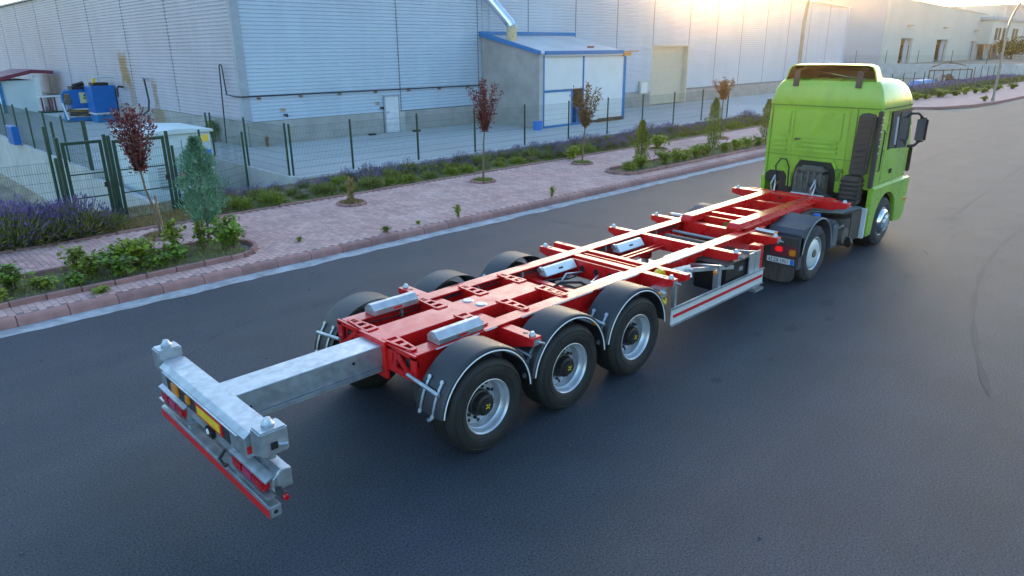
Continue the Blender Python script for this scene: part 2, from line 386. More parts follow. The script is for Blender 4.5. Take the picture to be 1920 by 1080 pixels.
for i, (x, y, r) in enumerate(((5.6, -2.0, .10), (6.4, -2.25, .07), (4.3, -2.3, .05), (7.1, -1.9, .12), (3.2, -2.1, .06), (8.3, -2.6, .05), (15.2, -1.6, .22), (16.6, -1.3, .14), (14.3, -1.9, .08), (9.6, -2.4, .09), (11.2, 3.9, .08), (5.0, -1.75, .05), (5.9, -1.55, .06))): blot(x, y, r, .0035 + i * .00005).build('oil_spot', 'asphalt_mark', road)
# gutter strip with a ragged tar edge
b = MB(); n_ = 260; yj = .0
for i in range(n_ + 1):
    x = -12 + i * 46.3 / n_; yj = yj * .6 + rnd.uniform(-.03, .03); b.v += [(x, 6.30 + yj, .004), (x, 6.66, .006)]
for i in range(n_): b.f.append((2 * i, 2 * i + 2, 2 * i + 3, 2 * i + 1))
struct(b.build('gutter', 'gutter'))
# kerb: one stone after another
kerb = struct(MB().box(-12, 34.2, 6.70, 6.90, -.04, .10).build('kerb', 'sand_bed'))
kp = [(6.66, -.02), (6.69, .105), (6.715, .132), (6.745, .14), (6.88, .14), (6.88, -.02)]
kms = [MB().prism(kp, 'X', -.362 + rnd.uniform(0, .004), .362).mesh('kerb_stone', 'kerb', bevel=.006, seg=1) for _ in range(4)]
k = 0; x = -11.27
while x < 33.8:
    o = link('kerb_stone', kms[k % 4], kerb); o.location = (x + rnd.uniform(-.003, .003), rnd.uniform(-.008, .008), rnd.uniform(-.006, .004)); x += .733; k += 1
# pavement: every brick laid, the nearest ones separate
pav = struct(MB().box(-12, 34.2, 6.885, 11.45, -.03, .118).build('pavement', 'sand_bed'))
pits = [(0.6, 10.4), (5.55, 10.33), (10.28, 10.23), (15.15, 10.25), (20.05, 10.3), (25.0, 10.32)]
beds = [(-12.0, 1.75, 7.42, 9.05), (14.2, 33.0, 7.45, 8.65)]
def blocked(x, y):
    if any((x - a) ** 2 + (y - c) ** 2 < .36 ** 2 for a, c in pits): return True
    for x0, x1, y0, y1 in beds:
        r_ = (y1 - y0) / 2; yc = (y0 + y1) / 2; lim = math.sqrt(max(0, r_ * r_ - (y - yc) ** 2)) if abs(y - yc) < r_ else -1
        if lim >= 0 and x0 + (r_ - lim if x0 > -5 else 0) - .05 < x < x1 - (r_ - lim) + .05: return True
    return False
br = []
nx = int((24.0 + 5.0) / .105)
for i in range(nx):
    x = -5.0 + .105 * (i + .5)
    for j in range(23):
        y = 6.89 + .205 * (j + .5 * (i % 2)) + .1
        if y > 11.36 or blocked(x, y): continue
        br.append((x, y))
br.sort(key=lambda p: (p[0] + 4.374) ** 2 + (p[1] + 6.07) ** 2)
bm1 = [MB().box(-.0505, .0505, -.1, .1, -.02, 0) for _ in range(1)][0].mesh('paving_brick', 'paver_obj', bevel=.004, seg=1)
vis = [p for p in br if p[0] > -3.4][:300]; vs_ = set(vis)
for (x, y) in vis:
    o = link('paving_brick', bm1, pav); o.location = (x, y, .130 + rnd.uniform(-.003, .002)); o.rotation_euler = (rnd.uniform(-.01, .01), rnd.uniform(-.012, .012), rnd.uniform(-.015, .015))
b = MB()
for (x, y) in br:
    if (x, y) in vs_: continue
    t = .130 + rnd.uniform(-.003, .002); e = rnd.uniform(-.002, .002); b.add([(x - .05, y - .1, .11), (x + .05, y - .1, .11), (x + .05, y + .1, .11), (x - .05, y + .1, .11), (x - .048, y - .097, t), (x + .048, y - .097, t + e), (x + .048, y + .097, t), (x - .048, y + .097, t - e)],
        [(4, 5, 6, 7), (0, 1, 5, 4), (1, 2, 6, 5), (2, 3, 7, 6), (3, 0, 4, 7)])
o = b.build('paving_bricks', 'paver', pav); struct(o, 'stuff')
MB().box(24.0, 34.2, 6.885, 11.4, .11, .128).build('far_paving', 'paver', pav)
# back edging of the pavement
edge = struct(MB().box(-12, 34.2, 11.44, 11.50, -.03, .12).build('edging', 'sand_bed'))
em = MB().box(-.49, .49, -.045, .045, -.1, .165).mesh('edging_stone', 'kerb', bevel=.012, seg=1)
for i in range(46):
    x = -11.5 + i; o = link('edging_stone', em, edge); o.location = (x, 11.46 + rnd.uniform(-.01, .01), rnd.uniform(-.02, .01)); o.rotation_euler = (0, rnd.uniform(-.01, .01), rnd.uniform(-.01, .01))
# hedge bed soil
b = MB(); hx = [-12 + i * .5 for i in range(93)]; hy = [11.5, 11.9, 12.4, 12.9, 13.4, 14.0, 14.9]
for x in hx:
    for y in hy: b.v.append((x, y, .10 + rnd.uniform(0, .06) - (0.10 if (x < 6.2 and y > 13.0) else 0)))
for i in range(len(hx) - 1):
    for j in range(len(hy) - 1): a = i * len(hy) + j; b.f.append((a, a + len(hy), a + len(hy) + 1, a + 1))
struct(b.build('hedge_bed', 'soil', smooth=True))
# planting beds with stone borders in the pavement
for (x0, x1, y0, y1) in beds:
    bed = struct(MB().box(max(x0, -11.9) + .1, x1 - .25, y0 + .1, y1 - .1, .0, .15).build('planting_bed', 'soil'))
    r_ = (y1 - y0) / 2; yc = (y0 + y1) / 2; path = []
    x = max(x0, -6) + (r_ if x0 > -5 else 0)
    if x0 > -5: path += [(x0 + r_ - r_ * math.cos(R(a)), yc + r_ * math.sin(R(a))) for a in range(80, -81, -20)]
    X1 = x1 - r_
    n = int((X1 - x) / .5); path += [(x + (X1 - x) * i / n, y0) for i in range(n + 1)]
    path += [(X1 + r_ * math.sin(R(a)), yc - r_ * math.cos(R(a))) for a in range(20, 180, 20)]
    path += [(X1 - (X1 - x) * i / n, y1) for i in range(n + 1)]
    for (p, q) in zip(path[:-1], path[1:]):
        if p[0] > 26: continue
        d = Vector((q[0] - p[0], q[1] - p[1])); L = d.length
        if L < .05: continue
        o = MB().obox(((p[0] + q[0]) / 2, (p[1] + q[1]) / 2, .155 + rnd.uniform(-.01, .01)), (L * .97, .085, .13), Matrix.Rotation(math.atan2(d.y, d.x) + rnd.uniform(-.02, .02), 3, 'Z')).build('border_stone', 'kerb', bed, bevel=.01, seg=1)
# tree pits
for (px, py) in pits:
    pit = struct(MB().lathe([(0.0, .145), (.30, .14), (.33, .10)], (px, py, 0), 'Z', 14).build('tree_pit', 'soil'))
    for k in range(9):
        a = 2 * math.pi * k / 9 + .2
        MB().obox((px + .36 * math.cos(a), py + .36 * math.sin(a), .148), (.07, .235, .09), Matrix.Rotation(a, 3, 'Z')).build('border_stone', 'kerb', pit, bevel=.01, seg=1)
# ---- yard slab and its retaining walls
yard = struct(MB().box(6.25, 34.3, 14.75, 23.3, -.9, .20).box(34.3, 71, 14.75, 23.3, -.9, .203).box(2.1, 8.7, 21.0, 110, -.9, .197).build('yard', 'yard'))
wl = MB().box(6.1, 6.3, 14.70, 21.1, -1.2, .26); wl.box(1.95, 6.12, 20.95, 21.12, -1.2, .25); wl.box(1.93, 2.13, 14.9, 20.95, -2.6, .02).box(1.93, 2.13, 21.12, 100, -2.9, .24)
tag(wl.build('retaining_wall', 'concrete_light', bevel=.01, seg=1), 'pale concrete retaining wall along the sunken plot behind the hedge', 'wall')
for i, (xa, xb, yy) in enumerate(((8, 34, 16.6), (8, 34, 18.6), (8, 21.9, 20.8))):   # slab joints
    MB().box(xa, xb, yy, yy + .03, .195, .2035).build('slab_joint', 'concrete', yard)
# low concrete kerb down in the sunken plot
lk = MB().box(-12, 1.6, 25.5, 25.9, -2.4, -1.85).box(-12, 1.2, 20.2, 20.45, -2.35, -1.85)
tag(lk.build('low_wall', 'concrete_light', bevel=.02, seg=1), 'low pale concrete kerb walls down in the sunken plot on the left', 'wall')
# ---- beyond the side road: pavement, bed, terrace
far = MB()
kc = [(49.2, 15), (49.2, 9.6), (49.9, 8.6), (51.4, 8.0), (53.8, 7.25), (57.5, 6.75), (62, 6.62), (200, 6.62), (200, 12), (49.2 + 1, 12), (49.2 + 1, 15)]
far.prism([(x, y) for x, y in kc], 'Z', -.03, .13)
struct(far.build('far_pavement', 'paver'))
b = MB()
for (p, q) in zip(kc[1:7], kc[2:8]): b.bar((p[0], p[1] - .03, .06), (q[0], q[1] - .03, .06), .16, .17)
struct(b.build('far_kerb', 'kerb'))
struct(MB().box(50.3, 99, 12.0, 14.9, -.03, .15).build('far_bed', 'soil'))
struct(MB().box(71.3, 100, 15, 80, -.03, .06).build('far_yard', 'dirt'))
ter = struct(MB().box(100.2, 420, 14.2, 200, -.03, 1.62).build('terrace', 'dirt'))
tw = MB().box(99.9, 100.2, 14.0, 60, -.1, 1.85).box(100.2, 240, 13.9, 14.2, -.1, 1.80)
tag(tw.build('terrace_wall', 'concrete_light', bevel=.02, seg=1), 'long grey retaining wall below the far plain grey building', 'wall')

# ================================================================ WAREHOUSE
wh = thing('warehouse', 'huge ribbed pale metal clad warehouse filling the background behind the fence', 'warehouse', (8.6, 23.2, .2))
def rib_profile(z0, z1, pitch=.155, d=.034):
    P = []; z = z0
    while z < z1 - 1e-4:
        zt = min(z + pitch, z1); P += [(z, 0), (z + (zt - z) * .58, 0), (z + (zt - z) * .72, d), (z + (zt - z) * .88, d)]; z = zt
    return P + [(z1, 0)]
def rtop(x): return 7.62 + (1 - abs(x - 39.8) / 31.2) * .78
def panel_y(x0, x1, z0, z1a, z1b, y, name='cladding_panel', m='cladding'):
    P = rib_profile(z0, min(z1a, z1b)); b = MB(); n = len(P)
    for (z, d) in P: b.v += [(x0, y + d, z), (x1, y + d, z)]
    for i in range(n - 1): b.f.append((2 * i, 2 * i + 1, 2 * i + 3, 2 * i + 2))
    k = len(b.v); b.add([(x0, y + .001, min(z1a, z1b)), (x1, y + .001, min(z1a, z1b)), (x1, y + .001, z1b + .001), (x0, y + .001, z1a + .001)], [(0, 1, 2, 3)])
    return b.build(name, m, wh)
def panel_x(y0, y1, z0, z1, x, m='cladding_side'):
    P = rib_profile(z0, z1); b = MB()
    for (z, d) in P: b.v += [(x + d, y0, z), (x + d, y1, z)]
    for i in range(len(P) - 1): b.f.append((2 * i, 2 * i + 1, 2 * i + 3, 2 * i + 2))
    return b.build('cladding_panel', m, wh)
JX = [8.62, 16.6, 21.8, 25.65, 29.75, 33.85, 37.9, 42.42, 46.25, 50.1, 54.2, 58.3, 62.4, 66.6, 70.9]
YF = 23.2
for a, c in zip(JX[:-1], JX[1:]):
    z0 = 4.26 if abs(a - 37.9) < .1 else 1.23
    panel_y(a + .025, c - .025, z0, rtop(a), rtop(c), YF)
MB().box(8.7, 37.9, YF + .05, YF + .3, .15, 7.6).box(42.42, 70.8, YF + .05, YF + .3, .15, 7.6).box(37.9, 42.42, YF + .05, YF + .3, 4.3, 7.6).box(8.7, 70.8, YF + .3, YF + .34, 4.4, 7.7).build('wall_core', 'joint', wh)
for x in JX[1:-1]: MB().box(x - .022, x + .022, YF - .004, YF + .04, 4.26 if x in (37.9, 42.42) else 1.23, rtop(x)).build('joint_strip', 'joint', wh)
MB().box(8.50, 8.86, YF - .03, YF + .012, 1.2, rtop(8.6)).box(8.50, 8.53, YF + .012, YF + .22, 1.2, rtop(8.6)).build('corner_flashing', 'flashing', wh)
pl = MB().box(8.66, 15.5, YF - .02, YF + .05, .15, 1.21).box(16.45, 37.85, YF - .02, YF + .05, .15, 1.19).box(42.5, 71, YF - .02, YF + .05, .15, 1.1)
pl.build('plinth', 'concrete', wh, bevel=.01, seg=1)
dl = MB()
for x in (13.1, 18.5, 20.2, 24, 45, 48.5, 52, 56): dl.box(x, x + .02, YF - .024, YF - .019, .2, 1.18)
dl.build('shutter_mark', 'concrete', wh)
JY = [23.42, 30.6, 36.9, 43.3, 49.6, 55.9, 62.1, 68.2, 74.4, 80.6, 87, 93, 100]
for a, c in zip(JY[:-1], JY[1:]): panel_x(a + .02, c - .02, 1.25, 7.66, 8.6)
for y in JY[1:-1]: MB().box(8.594, 8.64, y - .022, y + .022, 1.25, 7.66).build('joint_strip', 'joint', wh)
MB().box(8.65, 8.9, 23.5, 100, .15, 7.6).build('wall_core', 'joint', wh)
MB().box(8.585, 8.65, 23.19, 100, .15, 1.23).build('plinth', 'plinth_side', wh, bevel=.01, seg=1)
MB().add([(8.4, 23.0, rtop(8.4) + .1), (39.8, 23.0, rtop(39.8) + .1), (39.8, 100, rtop(39.8) + .1), (8.4, 100, rtop(8.4) + .1), (71.2, 23.0, rtop(71.2) + .1), (71.2, 100, rtop(71.2) + .1),
          (8.4, 23.0, rtop(8.4)), (39.8, 23.0, rtop(39.8)), (71.2, 23.0, rtop(71.2)), (8.4, 100, rtop(8.4))],
         [(0, 1, 2, 3), (1, 4, 5, 2), (0, 6, 7, 1), (1, 7, 8, 4), (0, 3, 9, 6)]).build('roof', 'roof_sheet', wh)
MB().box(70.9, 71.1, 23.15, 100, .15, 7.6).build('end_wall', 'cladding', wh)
# steel door in the front
dr = MB().box(15.6, 16.36, YF - .075, YF - .03, .22, 1.93).build('door', 'panel_grey', wh, bevel=.005, seg=1)
f = MB().box(15.53, 15.6, YF - .1, YF, .2, 2.0).box(16.36, 16.43, YF - .1, YF, .2, 2.0).box(15.6, 16.36, YF - .1, YF, 1.93, 2.0)
f.build('door_frame', 'flashing', dr)
MB().box(15.6, 16.36, YF - .09, YF - .07, 1.2, 1.26).box(15.6, 16.36, YF - .09, YF - .07, .74, .82).box(16.3, 16.36, YF - .092, YF - .07, .24, 1.9).build('door_rail', 'door_white', dr)
MB().tube([(15.66, YF - .08, 1.22), (15.66, YF - .14, 1.22), (15.78, YF - .14, 1.22)], .014, 6).build('handle', 'black', dr)
MB().box(16.45, 16.75, YF - .06, YF - .03, .2, 1.18).build('pilaster', 'concrete_light', wh)
# large roller door, recessed
rdp = []; b = MB(); z = .2
while z < 4.2: b.box(37.95, 42.4, YF + .42, YF + .45, z + .004, z + .115).box(37.95, 42.4, YF + .43, YF + .46, z + .115, z + .124); z += .12
rd = b.build('roller_door', 'roller', wh)
MB().box(37.86, 37.95, YF - .01, YF + .5, .2, 4.24).box(42.38, 42.5, YF - .01, YF + .5, .2, 4.24).box(37.95, 42.38, YF - .01, YF + .5, 4.16, 4.26).build('door_reveal', 'roller', wh)
# wall boxes, signs, taps
def wallbox(name, x0, x1, z0, z1, d, m, label, cat):
    return tag(MB().box(x0, x1, YF - .03 - d, YF - .022, z0, z1).build(name, m, None, bevel=.01, seg=1), label, cat)
t = thing('meter_cabinet', 'small cream cabinet on the warehouse wall beside the roller door', 'cabinet', (36.9, 23.1, 1.1))
MB().box(36.4, 37.45, YF - .2, YF - .024, 1.08, 1.92).build('frame', 'roller', t, bevel=.01, seg=1); MB().box(36.5, 37.2, YF - .23, YF - .2, 1.16, 1.84).build('door', 'door_white', t)
for x, lab in ((10.3, 'small weathered sign plate on the warehouse wall above a tap near its corner'), (15.2, 'small weathered sign plate on the warehouse wall beside the steel door')):
    t = thing('sign_plate', lab, 'sign', (x, YF, 1.55)); MB().box(x - .13, x + .13, YF - .012, YF - .002, 1.56, 1.73).build('board', 'stone_pile', t)
    MB().box(x - .10, x + .10, YF - .016, YF - .012, 1.66, 1.69).box(x - .06, x + .1, YF - .016, YF - .012, 1.6, 1.62).build('print', 'rust', t)
for x, lab in ((10.4, 'black wall tap on the warehouse near its corner'), (15.42, 'black wall tap on the warehouse beside the door')):
    b = MB().tube([(x, YF, 1.40), (x, YF - .12, 1.41), (x, YF - .2, 1.36)], .028, 8).tube([(x - .1, YF - .08, 1.44), (x + .08, YF - .08, 1.43)], .04, 8)
    tag(b.build('wall_tap', 'black', None, smooth=True), lab, 'tap')
# the long pipe
b = MB().tube([(8.3, 24.8, .25), (8.42, 24.75, 3.5), (8.42, 24.65, 3.56), (8.42, 24.5, 3.5), (8.45, 24.45, 2.33), (8.42, 23.6, 2.28), (8.5, 23.05, 2.28), (9, 23.08, 2.28), (22, 23.08, 2.24)], .03, 8)
pp = thing('wall_pipe', 'long thin black pipe running along the warehouse front at head height', 'pipe', (8.4, 23.6, .2)); b.build('pipe', 'pipe_black', pp, smooth=True)
for i in range(7): MB().box(9.2 + i * 1.95, 9.32 + i * 1.95, YF - .14, YF + .0, 2.15, 2.22).build('bracket', 'rust', pp)
tag(MB().tube([(8.5, 34.9, 2.75), (8.35, 34.3, 2.75), (8.3, 34.1, 2.7), (8.2, 33.6, 1.7), (8.1, 33.6, 1.2), (8.0, 34.3, .95), (7.9, 36, .85)], .05, 8).build('drain_pipe', 'pipe_black', None, smooth=True), 'bent black pipe coming out of the warehouse side wall beside rusty stain', 'pipe')
tag(MB().tube([(8.55, 38.6, 2.2), (8.3, 38.6, 2.25), (8.2, 38.6, 2.1), (8.15, 38.5, 1.7)], .06, 8).build('exhaust_pipe', 'black', None, smooth=True), 'short black exhaust pipe in the yellow stain on warehouse side wall', 'pipe')
tag(MB().box(16.9, 17.25, 22.55, 22.8, .2, .28).build('black_tray', 'black', None, bevel=.01, seg=1), 'flat black tray on the yard right of the steel door', 'tray')
tag(MB().box(14.5, 14.85, 22.9, 23.1, .2, .27).build('black_tray', 'black', None, bevel=.01, seg=1), 'flat black tray on the yard left of the steel door', 'tray')

# ---------------------------------------------------------------- annex
an = thing('annex', 'lean-to annex with raw concrete side wall and blue trimmed white doors', 'building', (22, 18.9, .2))
MB().prism([(18.9, .15), (23.15, .15), (23.15, 4.72), (18.9, 3.80)], 'X', 22.0, 22.2).build('side_wall', 'concrete', an, bevel=.01, seg=1)
MB().prism([(18.9, .15), (23.15, .15), (23.15, 4.72), (18.9, 3.80)], 'X', 29.0, 29.15).build('side_wall', 'concrete', an)
MB().box(22.0, 22.26, 18.84, 18.9, .15, 3.82).build('concrete_post', 'concrete_light', an, bevel=.01, seg=1)
MB().prism([(18.8, 3.82), (23.15, 4.74), (23.15, 4.80), (18.8, 3.88)], 'X', 21.96, 29.15).build('roof', 'roof_sheet', an)
MB().prism([(18.74, 3.80), (23.18, 4.74), (23.18, 4.98), (18.74, 3.99)], 'X', 21.86, 21.98).build('roof_trim', 'blue_trim', an)
MB().box(22.26, 28.6, 18.66, 18.76, 3.80, 3.98).build('roof_trim', 'blue_trim', an)
MB().box(21.98, 29.6, 23.05, 23.17, 4.80, 4.98).build('roof_trim', 'blue_trim', an)
MB().box(22.3, 28.6, 18.70, 18.80, 3.72, 3.785).build('gutter_rail', 'door_white', an)
MB().box(28.6, 29.25, 18.62, 18.86, 3.68, 3.86).tube([(28.7, 18.7, 3.9), (29.9, 18.6, 3.92)], .03, 6).build('corner_bracket', 'brass', an)
ld = MB().box(22.34, 25.34, 18.86, 18.92, 2.08, 3.70).box(22.34, 24.42, 18.86, 18.92, .30, 1.96).build('door_panel', 'door_white', an)
MB().box(25.44, 28.86, 18.84, 18.90, .34, 3.70).build('door_panel', 'door_white', an)
MB().box(22.26, 22.34, 18.82, 18.93, .2, 3.78).build('door_post', 'blue_trim', an)
MB().box(28.86, 29.06, 18.80, 18.93, .2, 3.80).build('door_post', 'blue_trim', an)
MB().box(25.35, 25.43, 18.82, 18.92, .2, 3.70).build('door_post', 'blue_trim', an)
MB().box(22.34, 24.54, 18.825, 18.93, 1.96, 2.06).build('door_rail', 'blue_trim', an); MB().box(24.42, 24.54, 18.823, 18.93, .3, 1.96).build('door_rail', 'blue_trim', an)
MB().box(22.34, 25.35, 18.824, 18.93, .2, .30).build('door_rail', 'blue_trim', an)
MB().box(24.54, 25.35, 19.5, 19.55, .2, 2.1).build('dark_inside', 'dark_hole', an)
MB().box(24.95, 25.3, 18.93, 19.2, .3, 1.1).build('inner_panel', 'machine_blue', an)
MB().box(26.4, 28.7, 18.62, 18.70, .22, .29).box(26.6, 28.9, 18.66, 18.78, .36, .40).build('threshold', 'rust', an)
MB().box(24.9, 25.0, 20.3, 20.38, 4.16, 4.18).build('roof_mark', 'joint', an)
MB().obox((27.2, 19.9, 4.15), (.45, .12, .1)).build('brick_on_roof', 'brick_red', an)
du = thing('vent_duct', 'shiny bent metal vent duct rising from the annex roof', 'duct', (23.2, 21.7, 4.4))
MB().tube([(23.05, 21.9, 4.3), (23.05, 21.9, 5.25)], .27, 16).build('insulated_base', 'insulation', du, smooth=True)
MB().tube([(23.05, 21.9, 5.2), (23.0, 22.0, 5.4), (22.35, 22.8, 6.55), (22.3, 22.9, 6.8), (22.3, 22.9, 9.0)], .26, 20).build('pipe', 'duct', du, smooth=50)
MB().lathe([(.27, 0), (.29, .02), (.29, .07), (.27, .09)], (23.05, 21.9, 5.16), 'Z', 20).build('flange', 'galv', du)
MB().tube([(22.1, 23.15, 4.9), (22.1, 23.15, 8.2)], .02, 6).tube([(22.6, 23.15, 4.9), (22.6, 23.15, 8.2)], .02, 6).build('mast', 'galv', du)
tag(MB().tube([(21.6, 18.6, .2), (21.6, 18.6, .62)], [.22, .25], 14).tube([(21.6, 18.6, .60), (21.6, 18.6, .64)], .265, 14).build('blue_bucket', 'sign_blue', None, smooth=True), 'small blue bucket standing at the corner of the annex', 'bucket')

# ---------------------------------------------------------------- far buildings
fb = thing('grey_building', 'plain grey rendered building with three tall dark door openings at far right', 'building', (102, 30, 1.6))
op = [(108.6, 113.6, 1.6, 5.06), (125.1, 131, 1.6, 4.95), (144.4, 147.8, 1.6, 4.7)]
xs = [102.4]; b = MB()
def roofz(x): return 10.15 - (x - 112) * .023
for (a, c, z0, z1) in op:
    b.prism([(xs[-1], 1.5), (a, 1.5), (a, roofz(a)), (xs[-1], roofz(xs[-1]))], 'Y', 30, 30.4); b.prism([(a, z1), (c, z1), (c, roofz(c)), (a, roofz(a))], 'Y', 30, 30.4); xs.append(c)
b.prism([(xs[-1], 1.5), (153, 1.5), (153, roofz(153)), (xs[-1], roofz(xs[-1]))], 'Y', 30, 30.4)
b.build('front_wall', 'plaster_warm', fb)
MB().box(102.35, 102.75, 30.0 + .4, 90, 1.5, 10.3).box(152.6, 153, 30.4, 90, 1.5, 9.2).build('side_wall', 'plaster_grey', fb)  # same render as the front, bluish shade of this side put into its colour
MB().add([(102.2, 29.9, 10.4), (153.2, 29.9, 9.25), (153.2, 90, 9.25), (102.2, 90, 10.4)], [(0, 1, 2, 3)]).build('roof', 'roof_sheet', fb)
for (a, c, z0, z1) in op:
    d = MB().box(a + .05, c - .05, 31.9, 32.0, z0, z1).build('door', 'dark_hole', fb); MB().box(c - 1.9, c - .1, 30.45, 30.6, z0, z1 - .1).build('door_leaf', 'plaster_grey', d)
    MB().box((a + c) / 2 - .9, (a + c) / 2 + .9, 29.6, 30, z1 + 1.7, z1 + 1.85).build('wall_lamp', 'lamp_pole', fb)
ob = thing('office_block', 'small pale office block with brown window openings and rooftop unit at far right', 'building', (153, 27, 1.6))
MB().box(148.2, 172, 28, 44, 4.2, 8.3).build('upper_wall', 'plaster_warm', ob); MB().box(150, 171, 29.2, 44, 1.5, 4.2).build('ground_floor', 'glass', ob)
MB().box(147.8, 172.4, 27.7, 44.3, 8.3, 8.8).build('parapet', 'plaster_grey', ob)
MB().box(158, 165, 30, 36, 8.8, 11).build('rooftop_unit', 'plaster_warm', ob)
for (a, c) in ((150.9, 154.6), (156.2, 160), (163.8, 167.8)): w_ = MB().box(a, c, 27.93, 28.0, 4.95, 7.0).build('window', 'dark_hole', ob); MB().box(a + 1.6, a + 1.85, 27.88, 27.93, 4.95, 7.0).build('mullion', 'plaster_warm', w_)
for x in (150.5, 156, 161, 166, 170.5): MB().box(x, x + .5, 28.3, 29.1, 1.5, 4.2).build('column', 'plaster_warm', ob)
hb = MB().box(196, 240, 34, 60, 1.5, 12.2).box(195.5, 240.5, 33.5, 60.5, 12.2, 12.8)
tag(hb.build('far_block', 'plaster_grey', None), 'pale flat block behind the office at the right edge', 'building')

# ================================================================ FENCES, GATES, YARD THINGS
def mesh_panel_x(L, h=1.55, sp=.05, hs=.2, r=.0030):
    """welded wire mesh, local: x 0..L, z 0..h"""
    b = MB(); n = int(L / sp)
    for i in range(n + 1): b.tube([(i * L / n, 0, 0), (i * L / n, 0, h)], r, 3, False)
    m_ = int(h / hs)
    for j in range(m_ + 1): b.tube([(0, .004, j * h / m_), (L, .004, j * h / m_)], r * 1.3, 3, False)
    return b
post_me = MB().tube([(0, 0, 0), (0, 0, 1.68)], .036, 8).tube([(0, 0, 1.68), (0, 0, 1.71)], [.040, .025], 8).mesh('post', 'fence_green', smooth=True)
def fence(label, pts, z, mesh=True, h=1.55):
    """pts: successive post positions (x, y)"""
    t = thing('wire_fence', label, 'fence', (pts[0][0], pts[0][1], z)); cache = {}
    for p in pts: o = link('post', post_me, t); o.matrix_parent_inverse = Matrix.Identity(4); o.location = (p[0] - pts[0][0], p[1] - pts[0][1], 0)
    if mesh:
        for p, q in zip(pts[:-1], pts[1:]):
            d = Vector((q[0] - p[0], q[1] - p[1])); L = round(d.length, 2)
            if L not in cache: cache[L] = mesh_panel_x(L, h).mesh('mesh_panel', 'wire_green')
            o = link('mesh_panel', cache[L], t); o.matrix_parent_inverse = Matrix.Identity(4); o.location = (p[0] - pts[0][0], p[1] - pts[0][1], .06); o.rotation_euler = (0, 0, math.atan2(d.y, d.x))
    return t
fence('green wire mesh fence on posts running along the yard behind the hedge', [(6.32, 15.0)] + [(8.56 + 2.82 * i, 15.0) for i in range(10)], .18)
fence('green wire mesh fence along the yard beyond the driveway of the annex', [(52.5 + 2.82 * i, 15.0) for i in range(17)], .15, mesh=False)
fence('green wire mesh fence on the low wall between yard and kiosk', [(6.2, 15.05), (6.2, 18.0), (6.2, 20.9)], .22)
fence('green wire mesh fence on the retaining wall behind the kiosk', [(6.1, 21.03), (4.1, 21.03), (2.05, 21.03)], .22)
fence('green wire mesh fence on the long left retaining wall', [(2.03, 21.2 + 2.75 * i) for i in range(12)], .22)
fence('green wire mesh fence left of the gates behind the lavender', [(-8.4, 12.85), (-5.7, 12.85), (-3.1, 12.85), (-.62, 12.85)], .08)
fence('green wire mesh fence between the right gate and the kiosk sign', [(1.98, 12.85), (3.0, 13.6), (4.6, 14.6)], .12)
fence('thin wire fence on top of the far terrace wall', [(100.05, 60 - 3.9 * i) for i in range(12)], 1.82, mesh=True, h=1.0)
def gate(x0, x1, y, z0, z1, label, ang=0.0):
    t = thing('gate', label, 'gate', (x0, y, z0)); wdt = x1 - x0
    MB().box(x0 - .10, x0 - .03, y - .04, y + .04, z0 - .1, z1 + .12).build('gate_post', 'fence_green', t, bevel=.006, seg=1)
    MB().box(x1 + .03, x1 + .10, y - .04, y + .04, z0 - .1, z1 + .12).build('gate_post', 'fence_green', t, bevel=.006, seg=1)
    fr = MB().box(x0, x0 + .07, y - .025, y + .025, z0, z1).box(x1 - .07, x1, y - .025, y + .025, z0, z1).box(x0 + .07, x1 - .07, y - .025, y + .025, z1 - .07, z1).box(x0 + .07, x1 - .07, y - .025, y + .025, z0, z0 + .05)
    fr.build('frame', 'fence_green', t, bevel=.005, seg=1)
    MB().box(x0 + .07, x1 - .07, y - .015, y + .015, z0 + .66, z0 + .69).box(x0 + .07, x1 - .07, y - .015, y + .015, z0 + 1.22, z0 + 1.25).build('cross_rail', 'fence_green', t)
    me = mesh_panel_x(wdt - .14, z1 - z0 - .12).mesh('mesh_panel', 'wire_green'); o = link('mesh_panel', me, t); o.matrix_parent_inverse = Matrix.Identity(4); o.location = (.07, 0, .05)
    MB().box(x1 - .12, x1 - .02, y - .06, y - .025, z0 + .88, z0 + 1.0).build('lock', 'black', t)
    return t
gate(-.46, .40, 12.85, .12, 2.12, 'dark green mesh gate left of the plum tree')
gate(.62, 1.82, 12.85, .12, 2.08, 'dark green mesh gate behind the plum tree')
tag(MB().tube([(-.70, 12.95, 0), (-.70, 12.95, 2.5)], .035, 8).build('gate_mast', 'fence_green', None, smooth=True), 'tall green post left of both gates', 'post')
tag(MB().tube([(-.28, 14.2, -.2), (-.28, 14.2, 2.5)], .032, 8).build('gate_mast', 'fence_green', None, smooth=True), 'tall green post seen through the left gate', 'post')
tag(MB().box(.44, .58, 13.05, 13.15, -.2, 1.1).build('concrete_post', 'concrete', None, bevel=.01, seg=1), 'narrow grey concrete post between the two gates', 'post')
# transformer kiosk
kk = thing('kiosk', 'pale grey metal transformer kiosk behind the right gate', 'kiosk', (3.9, 18, -.8))
MB().box(2.45, 4.48, 16.7, 19.3, -.9, 1.70).build('body', 'kiosk', kk, bevel=.02, seg=1)
MB().prism([(2.37, 1.70), (4.56, 1.70), (4.56, 1.77), (3.46, 1.85), (2.37, 1.77)], 'Y', 16.6, 19.4).build('roof', 'kiosk', kk)
MB().box(3.56, 3.58, 16.69, 16.70, -.3, 1.5).build('door_seam', 'joint', kk)
for x in (2.75, 3.75):
    v = MB()
    for j in range(8): v.box(x, x + .65, 16.675, 16.70, .05 + j * .09, .10 + j * .09)
    v.build('vent', 'flashing', kk)
sg = thing('sign_post', 'green post with yellow warning tag and blue notices in front of kiosk', 'sign', (2.9, 13.5, .1))
MB().tube([(2.95, 13.5, 0), (2.95, 13.5, 2.1)], .032, 8).build('post', 'fence_green', sg, smooth=True)
